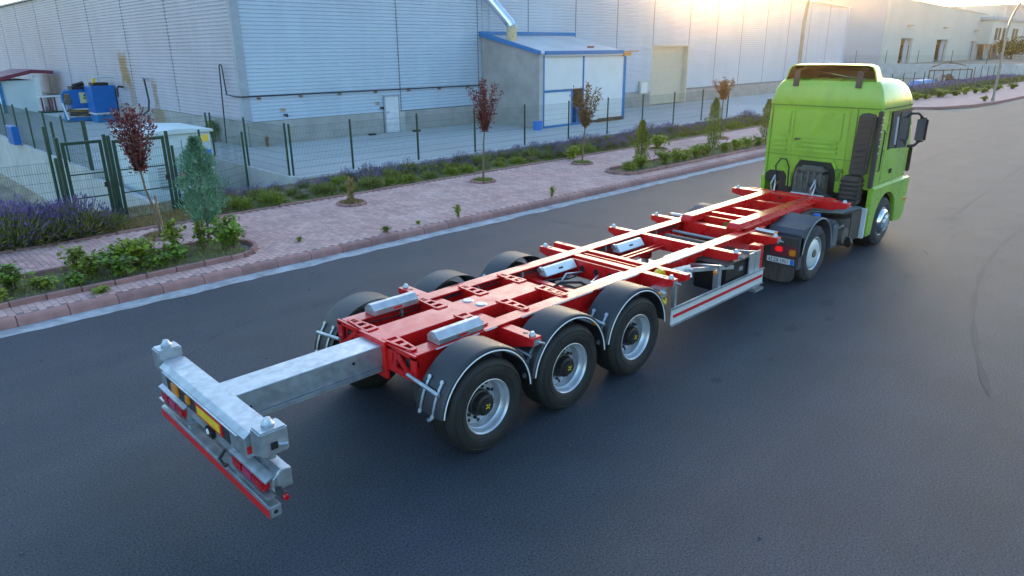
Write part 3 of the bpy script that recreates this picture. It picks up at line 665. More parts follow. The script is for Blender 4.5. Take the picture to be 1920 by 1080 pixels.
MB().box(2.98, 3.16, 13.44, 13.455, 1.78, 1.96).build('warning_tag', 'sign_yellow', sg); 
MB().box(2.92, 3.18, 13.42, 13.435, 1.34, 1.56).build('notice', 'sign_blue', sg); MB().box(2.93, 3.19, 13.42, 13.435, 1.14, 1.32).build('notice', 'sign_blue', sg)
ex = thing('fire_extinguisher', 'small red fire extinguisher hanging by the right gate', 'extinguisher', (2.03, 12.78, .8))
MB().tube([(2.1, 12.72, .72), (2.1, 12.72, .76), (2.1, 12.72, 1.08), (2.1, 12.72, 1.14)], [.05, .065, .065, .03], 10).build('cylinder', 'ext_red', ex, smooth=True)
MB().box(2.08, 2.12, 12.69, 12.75, 1.14, 1.2).tube([(2.1, 12.7, 1.17), (2.17, 12.68, 1.1), (2.16, 12.68, .9)], .012, 6).build('valve', 'black', ex)
# blue compressor set
mc = thing('compressor', 'blue compressor set with yellow notice on a blue steel skid', 'machine', (7, 42.5, .2))
MB().box(6.15, 8.0, 41.9, 43.2, .22, .40).build('skid', 'machine_blue2', mc, bevel=.03, seg=1)
MB().box(6.55, 8.05, 41.95, 43.1, .95, 2.02).build('housing', 'machine_blue', mc, bevel=.03, seg=2)
MB().tube([(6.2, 42.1, .4), (6.2, 42.1, 1.75), (6.3, 42.1, 1.9), (6.6, 42.1, 1.9)], .09, 8).build('bracing', 'machine_blue2', mc, smooth=True)
MB().tube([(6.1, 41.85, 1.3), (6.25, 41.85, .35)], .05, 6).build('pipe', 'door_white', mc)
MB().tube([(6.45, 42.3, .7), (7.9, 42.3, .62)], .18, 12).build('receiver', 'engine', mc, smooth=True)
MB().tube([(6.5, 42.0, .82), (7.9, 42.05, .72)], .04, 6).tube([(6.7, 41.95, .5), (7.8, 41.95, .68)], .03, 6).build('hose', 'brass', mc)
MB().box(6.25, 6.55, 41.95, 42.5, 1.2, 1.75).build('radiator', 'rust', mc); MB().lathe([(.0, -.05), (.18, -.04), (.22, 0)], (6.42, 41.95, 1.4), 'Y', 16).build('fan', 'engine', mc)
MB().box(6.75, 7.7, 42.0, 42.9, 2.02, 2.2).tube([(6.9, 42.4, 2.2), (7.5, 42.4, 2.35)], .12, 8).build('top_pipework', 'black', mc)
n_ = MB().box(7.05, 7.6, 41.90, 41.945, 1.25, 1.85).build('notice', 'sign_cream', mc); MB().box(7.28, 7.36, 41.88, 41.90, 1.62, 1.74).box(7.22, 7.42, 41.88, 41.90, 1.5, 1.55).box(7.42, 7.5, 41.88, 41.90, 1.32, 1.40).build('print', 'black', n_)
tk = thing('blue_tank', 'tall plain blue metal cabinet beside the compressor with pipe on top', 'tank', (9, 42, .2))
MB().box(8.12, 8.5, 40.3, 41.6, .75, 2.25).box(7.3, 8.52, 40.2, 40.3, .75, 2.25).build('cabinet', 'machine_blue', tk, bevel=.02, seg=1)
MB().box(7.3, 8.12, 40.3, 41.6, .75, 2.24).build('cabinet_body', 'machine_blue', tk, bevel=.02, seg=1)
MB().box(7.35, 8.5, 40.25, 41.55, .2, .66).build('base', 'machine_blue2', tk, bevel=.02, seg=1); MB().box(7.3, 8.52, 40.2, 41.6, .66, .70).box(7.3, 8.52, 40.2, 41.6, .72, .75).build('seam_band', 'door_white', tk)
MB().box(7.5, 8.3, 40.4, 41.3, 2.25, 2.42).build('top_unit', 'black', tk); MB().tube([(7.6, 40.6, 2.25), (7.6, 40.6, 2.72), (8.5, 40.6, 2.72)], .06, 8).build('top_pipe', 'panel_grey', tk); MB().box(7.53, 7.68, 40.5, 40.68, 2.4, 2.66).build('valve', 'sign_yellow', tk)
hu = thing('hut', 'small pale hut with maroon roof at the left edge by the warehouse', 'hut', (6, 53, .2))
MB().box(4.95, 7.0, 52.6, 57.5, .2, 2.3).build('wall', 'kiosk', hu); MB().prism([(4.4, 2.15), (6.9, 2.75), (8.2, 2.7), (8.2, 2.9), (6.9, 2.98), (4.4, 2.4)], 'Y', 52.2, 58).build('roof', 'maroon', hu)
MB().box(7.0, 7.3, 52.4, 52.6, .2, 2.6).build('post', 'door_white', hu); MB().box(4.9, 5.1, 52.5, 52.58, .2, 2.2).build('corner_trim', 'machine_blue2', hu)
tb = thing('work_table', 'white work table beside the hut at the warehouse wall', 'table', (7.5, 51, .2))
MB().box(6.75, 8.3, 50.6, 51.6, 1.22, 1.30).build('table_top', 'door_white', tb)
for x in (6.8, 7.2, 7.55): MB().box(x, x + .09, 50.65, 50.75, .25, 1.22).build('leg', 'maroon', tb)
MB().box(7.65, 8.25, 50.7, 51.5, .3, 1.2).build('drawer_unit', 'panel_grey', tb); MB().box(6.7, 8.35, 50.55, 51.65, .2, .3).build('base', 'fence_green', tb)
tag(MB().box(1.62, 1.9, 31.2, 32.4, .25, 1.05).build('blue_board', 'machine_blue', None, bevel=.02, seg=1), 'dark blue board leaning on the left wall fence', 'board')
# street lamps
def lamp(loc, label):
    t = thing('street_lamp', label, 'street lamp', loc, 'street lamps along the kerb'); x, y, z = loc
    MB().tube([(x, y, z), (x, y, z + .25)], .12, 12).build('base', 'lamp_pole', t, smooth=True)
    pts = [(x, y, z + .2), (x, y, z + 4.9)] + [(x, y - 2.4 * (1 - math.cos(R(a))), z + 4.9 + 3.2 * math.sin(R(a))) for a in (12, 24, 36, 48, 60, 70)]
    MB().tube(pts, [.085, .07, .065, .06, .055, .05, .045, .04], 12).build('pole', 'lamp_pole', t, smooth=True)
    e = pts[-1]; MB().add(*(lambda q: (q.v, q.f))(MB().obox((e[0], e[1] - .35, e[2] + .03), (.26, .75, .10), Matrix.Rotation(R(14), 3, 'X')))).build('lamp_head', 'lamp_pole', t, bevel=.03)
    return t
lamp((24.9, 7.0, .13), 'grey curved street lamp rising behind the green cab')
lamp((58.5, 7.0, .13), 'grey curved street lamp on the far pavement at right edge')
# clutter in the far yard
pf = thing('pipe_frame', 'thin rectangular pipe frame standing in the far building yard', 'frame', (75, 16, .1))
b = MB().tube([(75, 16.2, .1), (75, 16.2, 1.75), (90.4, 16.2, 1.5), (90.4, 16.2, .05)], .07, 6); b.build('bars', 'rust', pf)
MB().tube([(77, 16.6, 2.05), (82, 16.6, 2.45), (89, 16.6, 1.95)], .06, 6).build('sagging_bar', 'rust', pf)
def heap(name, label, cat, x, y, n, sx, sy, h, m, sz):
    b = MB()
    for i in range(n):
        px, py = rnd.gauss(0, sx), rnd.gauss(0, sy); hz = max(0.05, h * math.exp(-(px / sx) ** 2 / 2 - (py / sy) ** 2 / 2) * rnd.uniform(.3, 1))
        b.obox((x + px, y + py, hz), [rnd.uniform(.5, 1.2) * sz for _ in range(3)], Matrix.Rotation(rnd.uniform(0, 3), 3, (rnd.random(), rnd.random(), 1)))
    return tag(b.build(name, m, None), label, cat)
heap('block_heap', 'pale heap of broken blocks in the far yard behind hedge', 'rubble heap', 82, 17.5, 60, 2.2, .8, 1.1, 'stone_pile', .45)
heap('block_heap', 'brown heap of boards and scrap under the far pipe frame', 'rubble heap', 86.5, 17.8, 50, 1.6, .8, 1.1, 'rust', .4)
tag(MB().box(70.8, 75.2, 15.6, 16.6, .1, .95).build('tarp_stack', 'tarp_blue', None, bevel=.1), 'light blue tarp covered stack behind the far hedge', 'tarp')
for i in range(6): tag(MB().tube([(67.2 + i * .95, 14.95, .15), (67.2 + i * .95, 14.95, .55), (67.2 + i * .95, 14.95, .62)], [.38, .4, .2], 10).build('white_sack', 'door_white', None, smooth=True), 'white sack in the row behind the far hedge, %s from left' % ('first', 'second', 'third', 'fourth', 'fifth', 'sixth')[i], 'sack', 'white sacks behind the far hedge')
tag(MB().box(73, 80, 24, 29, .05, 1.4).prism([(23.6, 1.4), (29.4, 1.4), (29.4, 1.55), (23.6, 1.5)], 'X', 72.6, 80.4).build('shed', 'plaster_grey', None), 'low grey shed behind the green cab roof', 'shed')
tag(MB().box(63, 63.2, 18, 18.2, .1, 1.6).box(66, 66.2, 18, 18.2, .1, 1.6).box(60, 66.4, 17.9, 18.3, 1.5, 1.62).build('timber_stand', 'rust', None), 'brown timber stand in the far yard behind cab', 'stand')

# ================================================================ WHEELS
def wheel(parent, cx, ys, side, rad=.53, wd=.385, zc=.525, style='trailer', tm='tyre'):
    """ys = outer face |y|; side -1 = right"""
    def prof(p): return [(r, side * (ys + h)) for r, h in p]
    T = [(.290, -.035), (.305, -.018), (.34, .000), (.40, .008), (.455, .004), (.495, -.014), (.518, -.036), (.528, -.058)]
    T = [(r * rad / .53 if r > .33 else r, h) for r, h in T]
    g = []
    n = 4
    for i in range(n):
        h0 = -.058 - (wd - .116) * (i + .7) / (n + .4); g += [(rad, h0 + .009), (rad - .013, h0 + .007), (rad - .013, h0 - .007), (rad, h0 - .009)]
    Tm = [(r, -wd - h) for r, h in T][::-1]
    ty = MB().lathe(prof(T + [(rad, -.066)] + g + [(rad, -wd + .066)] + Tm), (cx, 0, zc), 'Y', 64)
    lt = MB(); rr0 = random.Random(int(cx * 100) + side)
    for (a0, a1) in ((20, 62), (112, 150), (200, 245), (292, 330)):
        a = a0 + 10 * rr0.random()
        while a < a1:
            c_, s_ = math.cos(R(a)), math.sin(R(a)); r_ = .425 * rad / .53; wd_ = rr0.choice((.012, .02, .026)); lt.obox((cx + r_ * c_, side * (ys + .0075), zc + r_ * s_), (.034, .005, wd_), Matrix.Rotation(-R(a), 3, 'Y')); a += 5.2
    for ra in (.375, .470): lt.lathe([(ra * rad / .53 - .004, side * (ys + .004)), (ra * rad / .53, side * (ys + .0105)), (ra * rad / .53 + .004, side * (ys + .002))], (cx, 0, zc), 'Y', 56)
    disc = -.19 if style == 'trailer' else (-.10 if style == 'rear' else -.02)
    w0 = MB().lathe(prof([(.255, disc), (.235, disc + .005), (.20, disc + (.0 if style == 'trailer' else .02)), (.12, disc + .01)]), (cx, 0, zc), 'Y', 48)
    wo = w0.build('wheel', 'rim_silver', parent, smooth=True)
    ty.build('tyre', tm, wo, smooth=45)
    lt.build('sidewall_relief', tm, wo)['kind'] = 'stuff'
    MB().lathe(prof([(.300, -.040), (.312, -.030), (.313, -.016), (.303, -.012), (.292, -.022), (.286, -.045), (.278, -.09), (.262, -.105), (.258, disc - .01)]), (cx, 0, zc), 'Y', 64).build('rim', 'rim_silver', wo, smooth=True)
    if style == 'trailer':
        MB().lathe(prof([(.15, disc - .005), (.148, disc + .05), (.125, disc + .06), (.118, disc + .13), (.085, disc + .14), (.08, disc + .165), (.0, disc + .17)]), (cx, 0, zc), 'Y', 24).build('hub', 'black', wo, smooth=True)
        b = MB()
        for k in range(10):
            a = 2 * math.pi * k / 10; p = (cx + .175 * math.cos(a), side * (ys + disc), zc + .175 * math.sin(a)); b.tube([p, (p[0], side * (ys + disc + .035), p[2])], .017, 6)
        b.build('wheel_nuts', 'black', wo)
        for k in range(10):
            a = 2 * math.pi * (k + .5) / 10; MB().lathe([(0, side * (ys + disc + .0075)), (.021, side * (ys + disc + .0075))], (cx + .222 * math.cos(a), 0, zc + .222 * math.sin(a)), 'Y', 10).build('hand_hole', 'black', wo)
        b = MB()
        for k in range(4):
            a = math.pi * k / 2 + .6; b.obox((cx + .022 * math.cos(a), side * (ys + disc + .172), zc + .022 * math.sin(a)), (.026, .004, .011), Matrix.Rotation(-a, 3, 'Y'))
        b.build('cap_mark', 'yellow', wo)
    elif style == 'rear':
        MB().lathe(prof([(.262, -.055), (.255, -.035), (.22, -.02), (.12, -.008), (.085, -.012), (.075, -.03), (.0, -.03)]), (cx, 0, zc), 'Y', 48).build('wheel_cover', 'galv_white', wo, smooth=True)
        MB().lathe(prof([(.075, -.03), (.07, .0), (.05, .012), (0, .012)]), (cx, 0, zc), 'Y', 24).build('hub', 'engine', wo, smooth=True)
    else:
        MB().lathe(prof([(.285, -.02), (.27, .02), (.235, .055), (.20, .06), (.19, .02), (.17, .0)]), (cx, 0, zc), 'Y', 40).build('ring_cover', 'chrome', wo, smooth=True)
        MB().lathe(prof([(.15, -.02), (.145, .06), (.10, .10), (0, .105)]), (cx, 0, zc), 'Y', 24).build('hub', 'rim_silver', wo, smooth=True)
        b = MB()
        for k in range(10):
            a = 2 * math.pi * k / 10; p = (cx + .19 * math.cos(a), side * (ys + .02), zc + .19 * math.sin(a)); b.tube([p, (p[0], side * (ys + .085), p[2])], .02, 6)
        b.build('wheel_nuts', 'chrome', wo)
    return wo

# ================================================================ TRAILER
tr = thing('container_trailer', 'red container chassis trailer with silver extension beam coupled to the green tractor', 'trailer', (0, 0, 0))
def P(name, b, m, par=None, **k): return b.build(name, m, par or tr, **k)
bv = dict(bevel=.006, seg=1)
for s in (1, -1):
    y0, y1 = sorted((s * .53, s * .73)); yw0, yw1 = sorted((s * .62, s * .64))
    rl = P('main_rail', MB().box(-.53, 7.05, y0, y1, 1.112, 1.132), 'red', bevel=.004, seg=1)
    P('web', MB().box(-.53, 7.05, yw0, yw1, .85, 1.112), 'red', rl); P('lower_flange', MB().box(-.53, 7.05, y0, y1, .832, .85), 'red', rl)
    tw_ = MB()
    for xa, xb in ((-.28, .33), (.42, .6), (1.0, 2.3), (2.4, 3.3), (4.0, 5.05)): tw_.box(xa, xb, *sorted((s * .731, s * .7335)), 1.115, 1.130)
    P('reflective_tape', tw_, 'white_line', rl)
# centre spine and telescopic beam
P('spine', MB().box(-.56, 1.96, -.215, .215, .82, 1.14), 'red', **bv)
P('spine_lip', MB().box(-.60, -.56, -.245, .245, .80, 1.150).box(-.60, -.56, -.26, .26, .72, .80), 'red', **bv)
eb = P('extension_beam', MB().box(-2.30, -.2, -.185, .185, .855, 1.095), 'galv', **bv)
P('beam_lip', MB().box(-2.28, -.62, -.205, .205, .842, .852).box(-2.28, -.62, -.20, -.19, .80, .842).box(-2.28, -.62, .19, .20, .80, .842), 'galv', eb)
P('beam_hole', MB().lathe([(0, 0), (.019, 0)], (-2.08, -.1862, .93), 'Y', 14).lathe([(0, 0), (.019, 0)], (-.95, -.1862, 1.0), 'Y', 14), 'black', eb)
for x, y in ((.90, .12), (.93, -.09)): P('spine_plug', MB().lathe([(0, .012), (.06, .012), (.075, 0)], (x, y, 1.14), 'Z', 20), 'galv', smooth=True)
# rear end frame with triangular openings
def y2(s, a, b): return sorted((s * a, s * b))
for s in (1, -1):
    b = MB().box(-.57, -.545, *y2(s, .25, .34), .83, 1.11).box(-.57, -.545, *y2(s, .66, .75), .83, 1.11).box(-.57, -.545, *y2(s, .34, .66), .83, .90).box(-.57, -.545, *y2(s, .25, .75), 1.085, 1.135)
    b.bar((-.5575, s * .36, 1.09), (-.5575, s * .62, .88), .05, .025, (1, 0, 0)).bar((-.5575, s * .37, .90), (-.5575, s * .40, 1.08), .022, .05, (0, 1, 0))
    P('end_frame', b, 'red')
    # perforated gussets on top
    for gx_, z_ in ((-.48, 1.147), (.52, 1.147), (1.20, 1.147), (1.90, 1.147)):
        g_ = MB(); a0, a1 = s * .17, s * .60; wA, wB = .15, .07
        for sg_ in (1, -1): g_.bar((gx_ + sg_ * wA / 2, a0, z_), (gx_ + sg_ * wB / 2, a1, z_), .025, .012)
        for t_ in (0, .3, .62, 1):
            yy = a0 + (a1 - a0) * t_; ww = wA + (wB - wA) * t_; g_.bar((gx_ - ww / 2, yy, z_ + .001), (gx_ + ww / 2, yy, z_ + .001), .055, .0125)
        P('gusset', g_, 'red')
        P('gusset_web', MB().box(gx_ - .012, gx_ + .012, *y2(s, .215, .62), .86, 1.11), 'red')
    P('air_bag_top', MB().lathe([(0, .03), (.05, .025), (.055, 0)], (-.35, s * .34, 1.0), 'Z', 14), 'black_rubber', smooth=True)
    P('buffer', MB().lathe([(0, -.03), (.035, -.03), (.045, 0)], (-.52, s * .40, .97), 'X', 14), 'black_rubber', smooth=True)
    P('valve_block', MB().box(-.52, -.44, *y2(s, .50, .64), .93, 1.02), 'black', bevel=.008, seg=1)
# crossmembers with outriggers
def cross(x, wdt, ztop, yo=1.24, deep=.20, name='crossmember'):
    b = MB().box(x - wdt / 2, x + wdt / 2, -.53, .53, ztop - deep, ztop)
    c = P(name, b, 'red', bevel=.004, seg=1)
    for s in (1, -1):
        q = MB(); pr = [(s * .64, ztop - deep), (s * .95, ztop - deep * .9), (s * yo, ztop - .085), (s * yo, ztop), (s * .64, ztop)]
        q.prism(pr, 'X', x - wdt / 2, x + wdt / 2); P('outrigger', q, 'red', c, bevel=.004, seg=1)
    return c
def lock(x, y, z, s):
    b = MB().lathe([(.04, 0), (.04, .02), (.028, .035), (.02, .05), (0, .052)], (x, y, z), 'Z', 12); o = P('twist_lock', b, 'galv', smooth=True)
    P('lock_handle', MB().tube([(x + .02, y + s * .05, z - .05), (x + .02, y + s * .09, z - .06), (x + .09, y + s * .10, z - .09)], .012, 6).box(x - .05, x + .05, *sorted((y - s * .0, y + s * .075)), z - .09, z - .02), 'galv', o)
for x, wdt in ((.72, .15), (3.44, .12), (3.76, .10), (5.2, .12), (6.50, .14)):
    cross(x, wdt, 1.128 if x > .8 else 1.105)
    for s in (1, -1):
        if x != 3.76: lock(x, s * 1.17, 1.128 if x > .8 else 1.105, s)
        P('tip_hole', MB().lathe([(0, .0015), (.03, .0015)], (x, s * 1.06, 1.128 if x > .8 else 1.105), 'Z', 12), 'black')
for x in (1.62, 2.45): P('cross_tube', MB().box(x - .05, x + .05, -.62, .62, .86, .98), 'red', **bv)
P('front_cross_plate', MB().box(2.02, 2.06, -.53, .53, .84, 1.09), 'red')
P('cross_plate', MB().box(3.30, 3.33, -.53, .53, .84, 1.10), 'red')
for y in (.28, .02, -.24): P('plate_hole', MB().lathe([(0, 0), (.05, 0)], (3.2985, y, .98), 'X', 14), 'black')
P('cross_rib', MB().box(3.60, 3.62, -.6, .6, .9, 1.115), 'red')
for y in (.16, .06): P('long_bar', MB().box(3.82, 5.14, y, y + .035, .98, 1.02), 'red')
for s in (1, -1): P('air_line', MB().tube([(2.1, s * .3, .92), (2.6, s * .34, .95), (3.1, s * .28, .88), (3.28, s * .3, .95)], .018, 6), 'black_rubber', smooth=True)
P('air_tank', MB().tube([(4.05, -.45, .86), (4.05, .45, .86)], .14, 18), 'black', smooth=True, bevel=0)
P('air_tank', MB().tube([(5.75, -.45, .92), (5.75, .45, .92)], .12, 18), 'snorkel', smooth=True)
P('tank_strap', MB().lathe([(.145, -.02), (.145, .02)], (4.05, .2, .86), 'Y', 18).lathe([(.145, -.02), (.145, .02)], (4.05, -.2, .86), 'Y', 18), 'galv')
P('spring_rod', MB().tube([(-.2, .30, .95), (.5, .30, .97)], .028, 10), 'deck_plate', smooth=True)
P('cross_rod', MB().tube([(6.05, -.5, 1.02), (6.05, .5, 1.02)], .025, 8), 'deck_plate', smooth=True)
# galvanised container rests on the rails
for s in (1, -1):
    pr = [(s * .50, 1.135), (s * .50, 1.205), (s * .565, 1.262), (s * .63, 1.262), (s * .705, 1.20), (s * .705, 1.135)]
    o = P('container_rest', MB().prism(pr, 'X', -.22, .43), 'galv', **bv)
    P('rest_slot', MB().box(.06, .18, *sorted((s * .7055, s * .708)), 1.155, 1.18).box(.06, .18, *sorted((s * .4975, s * .4995)), 1.155, 1.18), 'red', o)
    P('rest_pin', MB().tube([(-.235, s * .60, 1.19), (-.215, s * .60, 1.19)], .03, 10).tube([(.425, s * .60, 1.19), (.445, s * .60, 1.19)], .03, 10), 'galv', o)
    for xa in (2.62, 4.34):
        o = P('folding_rest', MB().prism([(s * .38, .98), (s * .36, 1.0), (s * .44, 1.105), (s * .50, 1.105), (s * .52, 1.08), (s * .52, .98)], 'X', xa, xa + .66), 'galv_white', **bv)
        P('rest_slot', MB().obox((xa + .33, s * .398, 1.052), (.09, .004, .028), Matrix.Rotation(s * R(-37), 3, 'X')), 'black', o)
        P('rest_pin', MB().tube([(xa - .05, s * .48, 1.08), (xa, s * .48, 1.08)], .04, 10), 'galv', o)
# cables and air lines strapped along the frame
for k, (yy, zz, m_) in enumerate(((.585, 1.07, 'black_rubber'), (.57, 1.04, 'black_rubber'), (-.585, 1.06, 'black_rubber'), (-.57, 1.02, 'lamp_amber'))):
    P('cable', MB().tube([(-.45 + .25 * i, yy + .012 * math.sin(i * 1.3 + k), zz + .012 * math.sin(i * .9 + k * 2)) for i in range(28)], .009, 5), m_, smooth=True)
for x in (.2, 1.45, 2.3, 4.2, 5.6):
    for s in (1, -1): P('cable_clip', MB().box(x, x + .03, *y2(s, .555, .60), 1.0, 1.09), 'galv')
for s in (1, -1):
    P('brake_line', MB().tube([(.1, s * .5, .84), (.05, s * .62, .78), (-.12, s * .52, .72), (-.16, s * .46, .64)], .012, 5), 'black_rubber', smooth=True)
# axles and suspension
for i in range(3):
    x = 1.31 * i
    P('axle', MB().tube([(x, -.86, .525), (x, .86, .525)], .075, 14), 'black', smooth=True)
    for s in (1, -1):
        P('hanger', MB().prism([(x - .52, .832), (x - .34, .832), (x - .36, .52), (x - .46, .50)], 'Y', *y2(s, .56, .70)), 'chassis')
        P('trailing_arm', MB().bar((x - .42, s * .63, .56), (x + .25, s * .63, .44), .09, .06), 'chassis')
        P('air_spring', MB().tube([(x + .28, s * .63, .46), (x + .28, s * .63, .52), (x + .28, s * .63, .78), (x + .28, s * .63, .83)], [.09, .13, .13, .08], 14), 'black_rubber', smooth=True)
        P('brake_chamber', MB().tube([(x - .18, s * .45, .62), (x - .05, s * .45, .60)], .09, 12), 'chassis', smooth=True)
        wheel(tr, x, 1.235, s)
        # fender
        r0 = .665; zc = .535; arcp = [(x + r0 * math.cos(R(a)), zc + r0 * math.sin(R(a))) for a in range(4, 177, 6)]
        arci = [(x + (r0 - .01) * math.cos(R(a)), zc + (r0 - .01) * math.sin(R(a))) for a in range(4, 177, 6)]
        arcl = [(x + (r0 - .045) * math.cos(R(a)), zc + (r0 - .045) * math.sin(R(a))) for a in range(4, 177, 6)]
        ya, yb, yc_ = s * 1.215, s * .84, s * 1.240; b = MB(); n = len(arcp)
        rows = [[(p[0], yb, p[1]) for p in arci], [(p[0], yb, p[1]) for p in arcp], [(p[0], s * 1.205, p[1]) for p in arcp],
                [(x + (p[0] - x) * .992, s * 1.228, zc + (p[1] - zc) * .992) for p in arcp], [(x + (p[0] - x) * .975, yc_, zc + (p[1] - zc) * .975) for p in arcp], [(p[0], yc_, p[1]) for p in arcl], [(p[0], s * 1.232, p[1]) for p in arcl], [(p[0], s * 1.20, p[1]) for p in arci]]
        for rw in rows: b.v += rw
        for k in range(len(rows)):
            k2 = (k + 1) % len(rows)
            for j in range(n - 1): b.f.append((k * n + j, k * n + j + 1, k2 * n + j + 1, k2 * n + j))
        fe = P('fender', b, 'fender', smooth=40)
        P('edge_trim', MB().tube([(p[0], s * 1.242, p[1]) for p in arcl], .0075, 6), 'white_line', fe)
        # carrying tubes and straps
        for a in ((152, 24) if i == 2 else (152,)):
            cx_, cz_ = x + (r0 + .03) * math.cos(R(a)), zc + (r0 + .03) * math.sin(R(a))
            P('fender_bracket', MB().tube([(cx_, s * .66, cz_ + .06), (cx_, s * .74, cz_ + .05), (cx_, s * 1.17, cz_)], .022, 10), 'galv', fe, smooth=True)
            for yy in (.93, 1.13):
                sp = MB()
                pts = [(x + (r0 + .012) * math.cos(R(a + d)), s * yy, zc + (r0 + .012) * math.sin(R(a + d))) for d in (-11, -5, 2, 8, 14, 20)]
                for p, q in zip(pts[:-1], pts[1:]): sp.bar(p, q, .03, .010, (math.cos(R(a)), 0, math.sin(R(a))))
                for p in (pts[0], pts[-1]): sp.tube([(p[0], p[1], p[2]), (p[0] + .012 * math.cos(R(a)), p[1], p[2] + .012 * math.sin(R(a)))], .026, 8)
                P('fender_strap', sp, 'galv', fe)
    if i < 2:
        for s in (1, -1): P('light_arm', MB().tube([(x + .45, s * .74, .97), (x + .52, s * 1.12, .93)], .024, 8), 'galv'); P('marker_lamp', MB().tube([(x + .53, s * 1.12, .93), (x + .54, s * 1.17, .92)], .028, 8), 'lamp_amber')
P('fender_bolt', MB().tube([(-.68, -1.1, .60), (-.71, -1.1, .60)], .02, 8), 'galv'); P('side_valve', MB().box(.03, .12, -.80, -.735, .98, 1.05).tube([(.05, -.8, 1.0), (.05, -.84, .97)], .012, 6).tube([(.10, -.8, 1.0), (.10, -.84, .97)], .012, 6), 'black')
P('valve_tip', MB().tube([(.05, -.84, .97), (.05, -.855, .96)], .012, 6).tube([(.10, -.84, .97), (.10, -.855, .96)], .012, 6), 'lamp_amber')
# side guards
for s in (1, -1):
    gd = P('side_guard', MB().box(3.40, 6.05, *y2(s, 1.215, 1.24), .455, .715), 'galv_white', **bv)
    P('guard_edge', MB().box(3.395, 6.055, *y2(s, 1.241, 1.252), .69, .722).box(3.395, 6.055, *y2(s, 1.241, 1.252), .448, .478), 'galv', gd)
    P('red_stripe', MB().box(3.44, 6.02, *y2(s, 1.2405, 1.2445), .565, .612), 'red_tape', gd)
    for x in (3.52, 4.70, 5.78): P('guard_post', MB().box(x - .025, x + .025, *y2(s, 1.165, 1.213), .46, 1.04 if s < 0 else .86).bar((x, s * 1.19, 1.02 if s < 0 else .84), (x, s * .70, .95 if s < 0 else .86), .05, .04), 'galv', gd)
    P('landing_leg', MB().box(5.98, 6.16, *y2(s, .98, 1.16), .40, 1.07 if s < 0 else .93), 'red', bevel=.015)
    P('landing_foot', MB().box(5.93, 6.21, *y2(s, .92, 1.20), .30, .34).box(6.02, 6.12, *y2(s, 1.02, 1.12), .34, .40), 'galv')
P('tool_box', MB().box(4.95, 5.90, -1.16, -.62, .52, .95), 'black', bevel=.02); P('tool_box_lid', MB().box(4.93, 5.92, -1.18, -.60, .95, .985), 'snorkel', bevel=.01, seg=1)
P('tool_box_latch', MB().box(5.36, 5.46, -1.175, -1.16, .80, .86).box(5.3, 5.52, -1.17, -1.16, .62, .64), 'galv')
P('tank_bracket', MB().bar((4.2, -.8, .98), (5.1, -1.2, .93), .03, .06).box(5.60, 5.95, -1.21, -1.19, .60, 1.03).box(4.66, 4.74, -1.21, -1.12, .55, .95), 'alu')
vp = P('valve_panel', MB().obox((4.02, -.98, 1.03), (.36, .02, .19), Matrix.Rotation(R(-12), 3, 'Z') @ Matrix.Rotation(R(-18), 3, 'X')), 'alu', **bv)
P('valve_knob', MB().tube([(3.92, -1.0, 1.06), (3.92, -1.05, 1.05)], .03, 10), 'galv', vp); P('valve_knob', MB().tube([(4.12, -1.03, 1.07), (4.12, -1.09, 1.06)], .03, 10), 'galv', vp); P('valve_knob', MB().tube([(4.05, -1.0, .98), (4.05, -1.06, .97)], .025, 10), 'black', vp)
P('yellow_reel', MB().lathe([(0, -.05), (.09, -.05), (.11, 0), (.09, .05), (0, .05)], (3.62, -.86, 1.05), 'Y', 16), 'yellow', smooth=True)
P('valve_unit', MB().box(3.26, 3.42, -1.12, -.95, .86, 1.0).tube([(3.3, -1.12, .95), (3.3, -1.19, .94)], .03, 8), 'alu'); P('valve_unit_hose', MB().tube([(3.25, -1.1, .88), (3.32, -1.17, .8), (3.4, -1.12, .83)], .028, 8), 'yellow', smooth=True); P('orange_valve', MB().lathe([(0, -.02), (.035, -.01), (.03, .03)], (3.22, -1.14, .95), 'Y', 10).lathe([(0, -.02), (.035, -.01), (.03, .03)], (4.66, -1.16, .93), 'Y', 10), 'lamp_amber')
P('rear_hose', MB().tube([(2.3, .1, .9), (2.5, 0, 1.02), (2.75, -.15, 1.0), (2.9, -.3, .88)], .02, 8), 'black_rubber', smooth=True)
P('brake_valve', MB().box(2.62, 3.0, -.2, .15, .86, .96), 'engine', bevel=.02); P('valve_pipes', MB().tube([(2.7, .2, .9), (2.9, .25, 1.0), (3.2, .2, .97)], .015, 6).tube([(2.5, -.3, .9), (2.8, -.28, 1.0), (3.2, -.1, .98)], .015, 6), 'galv', smooth=True)
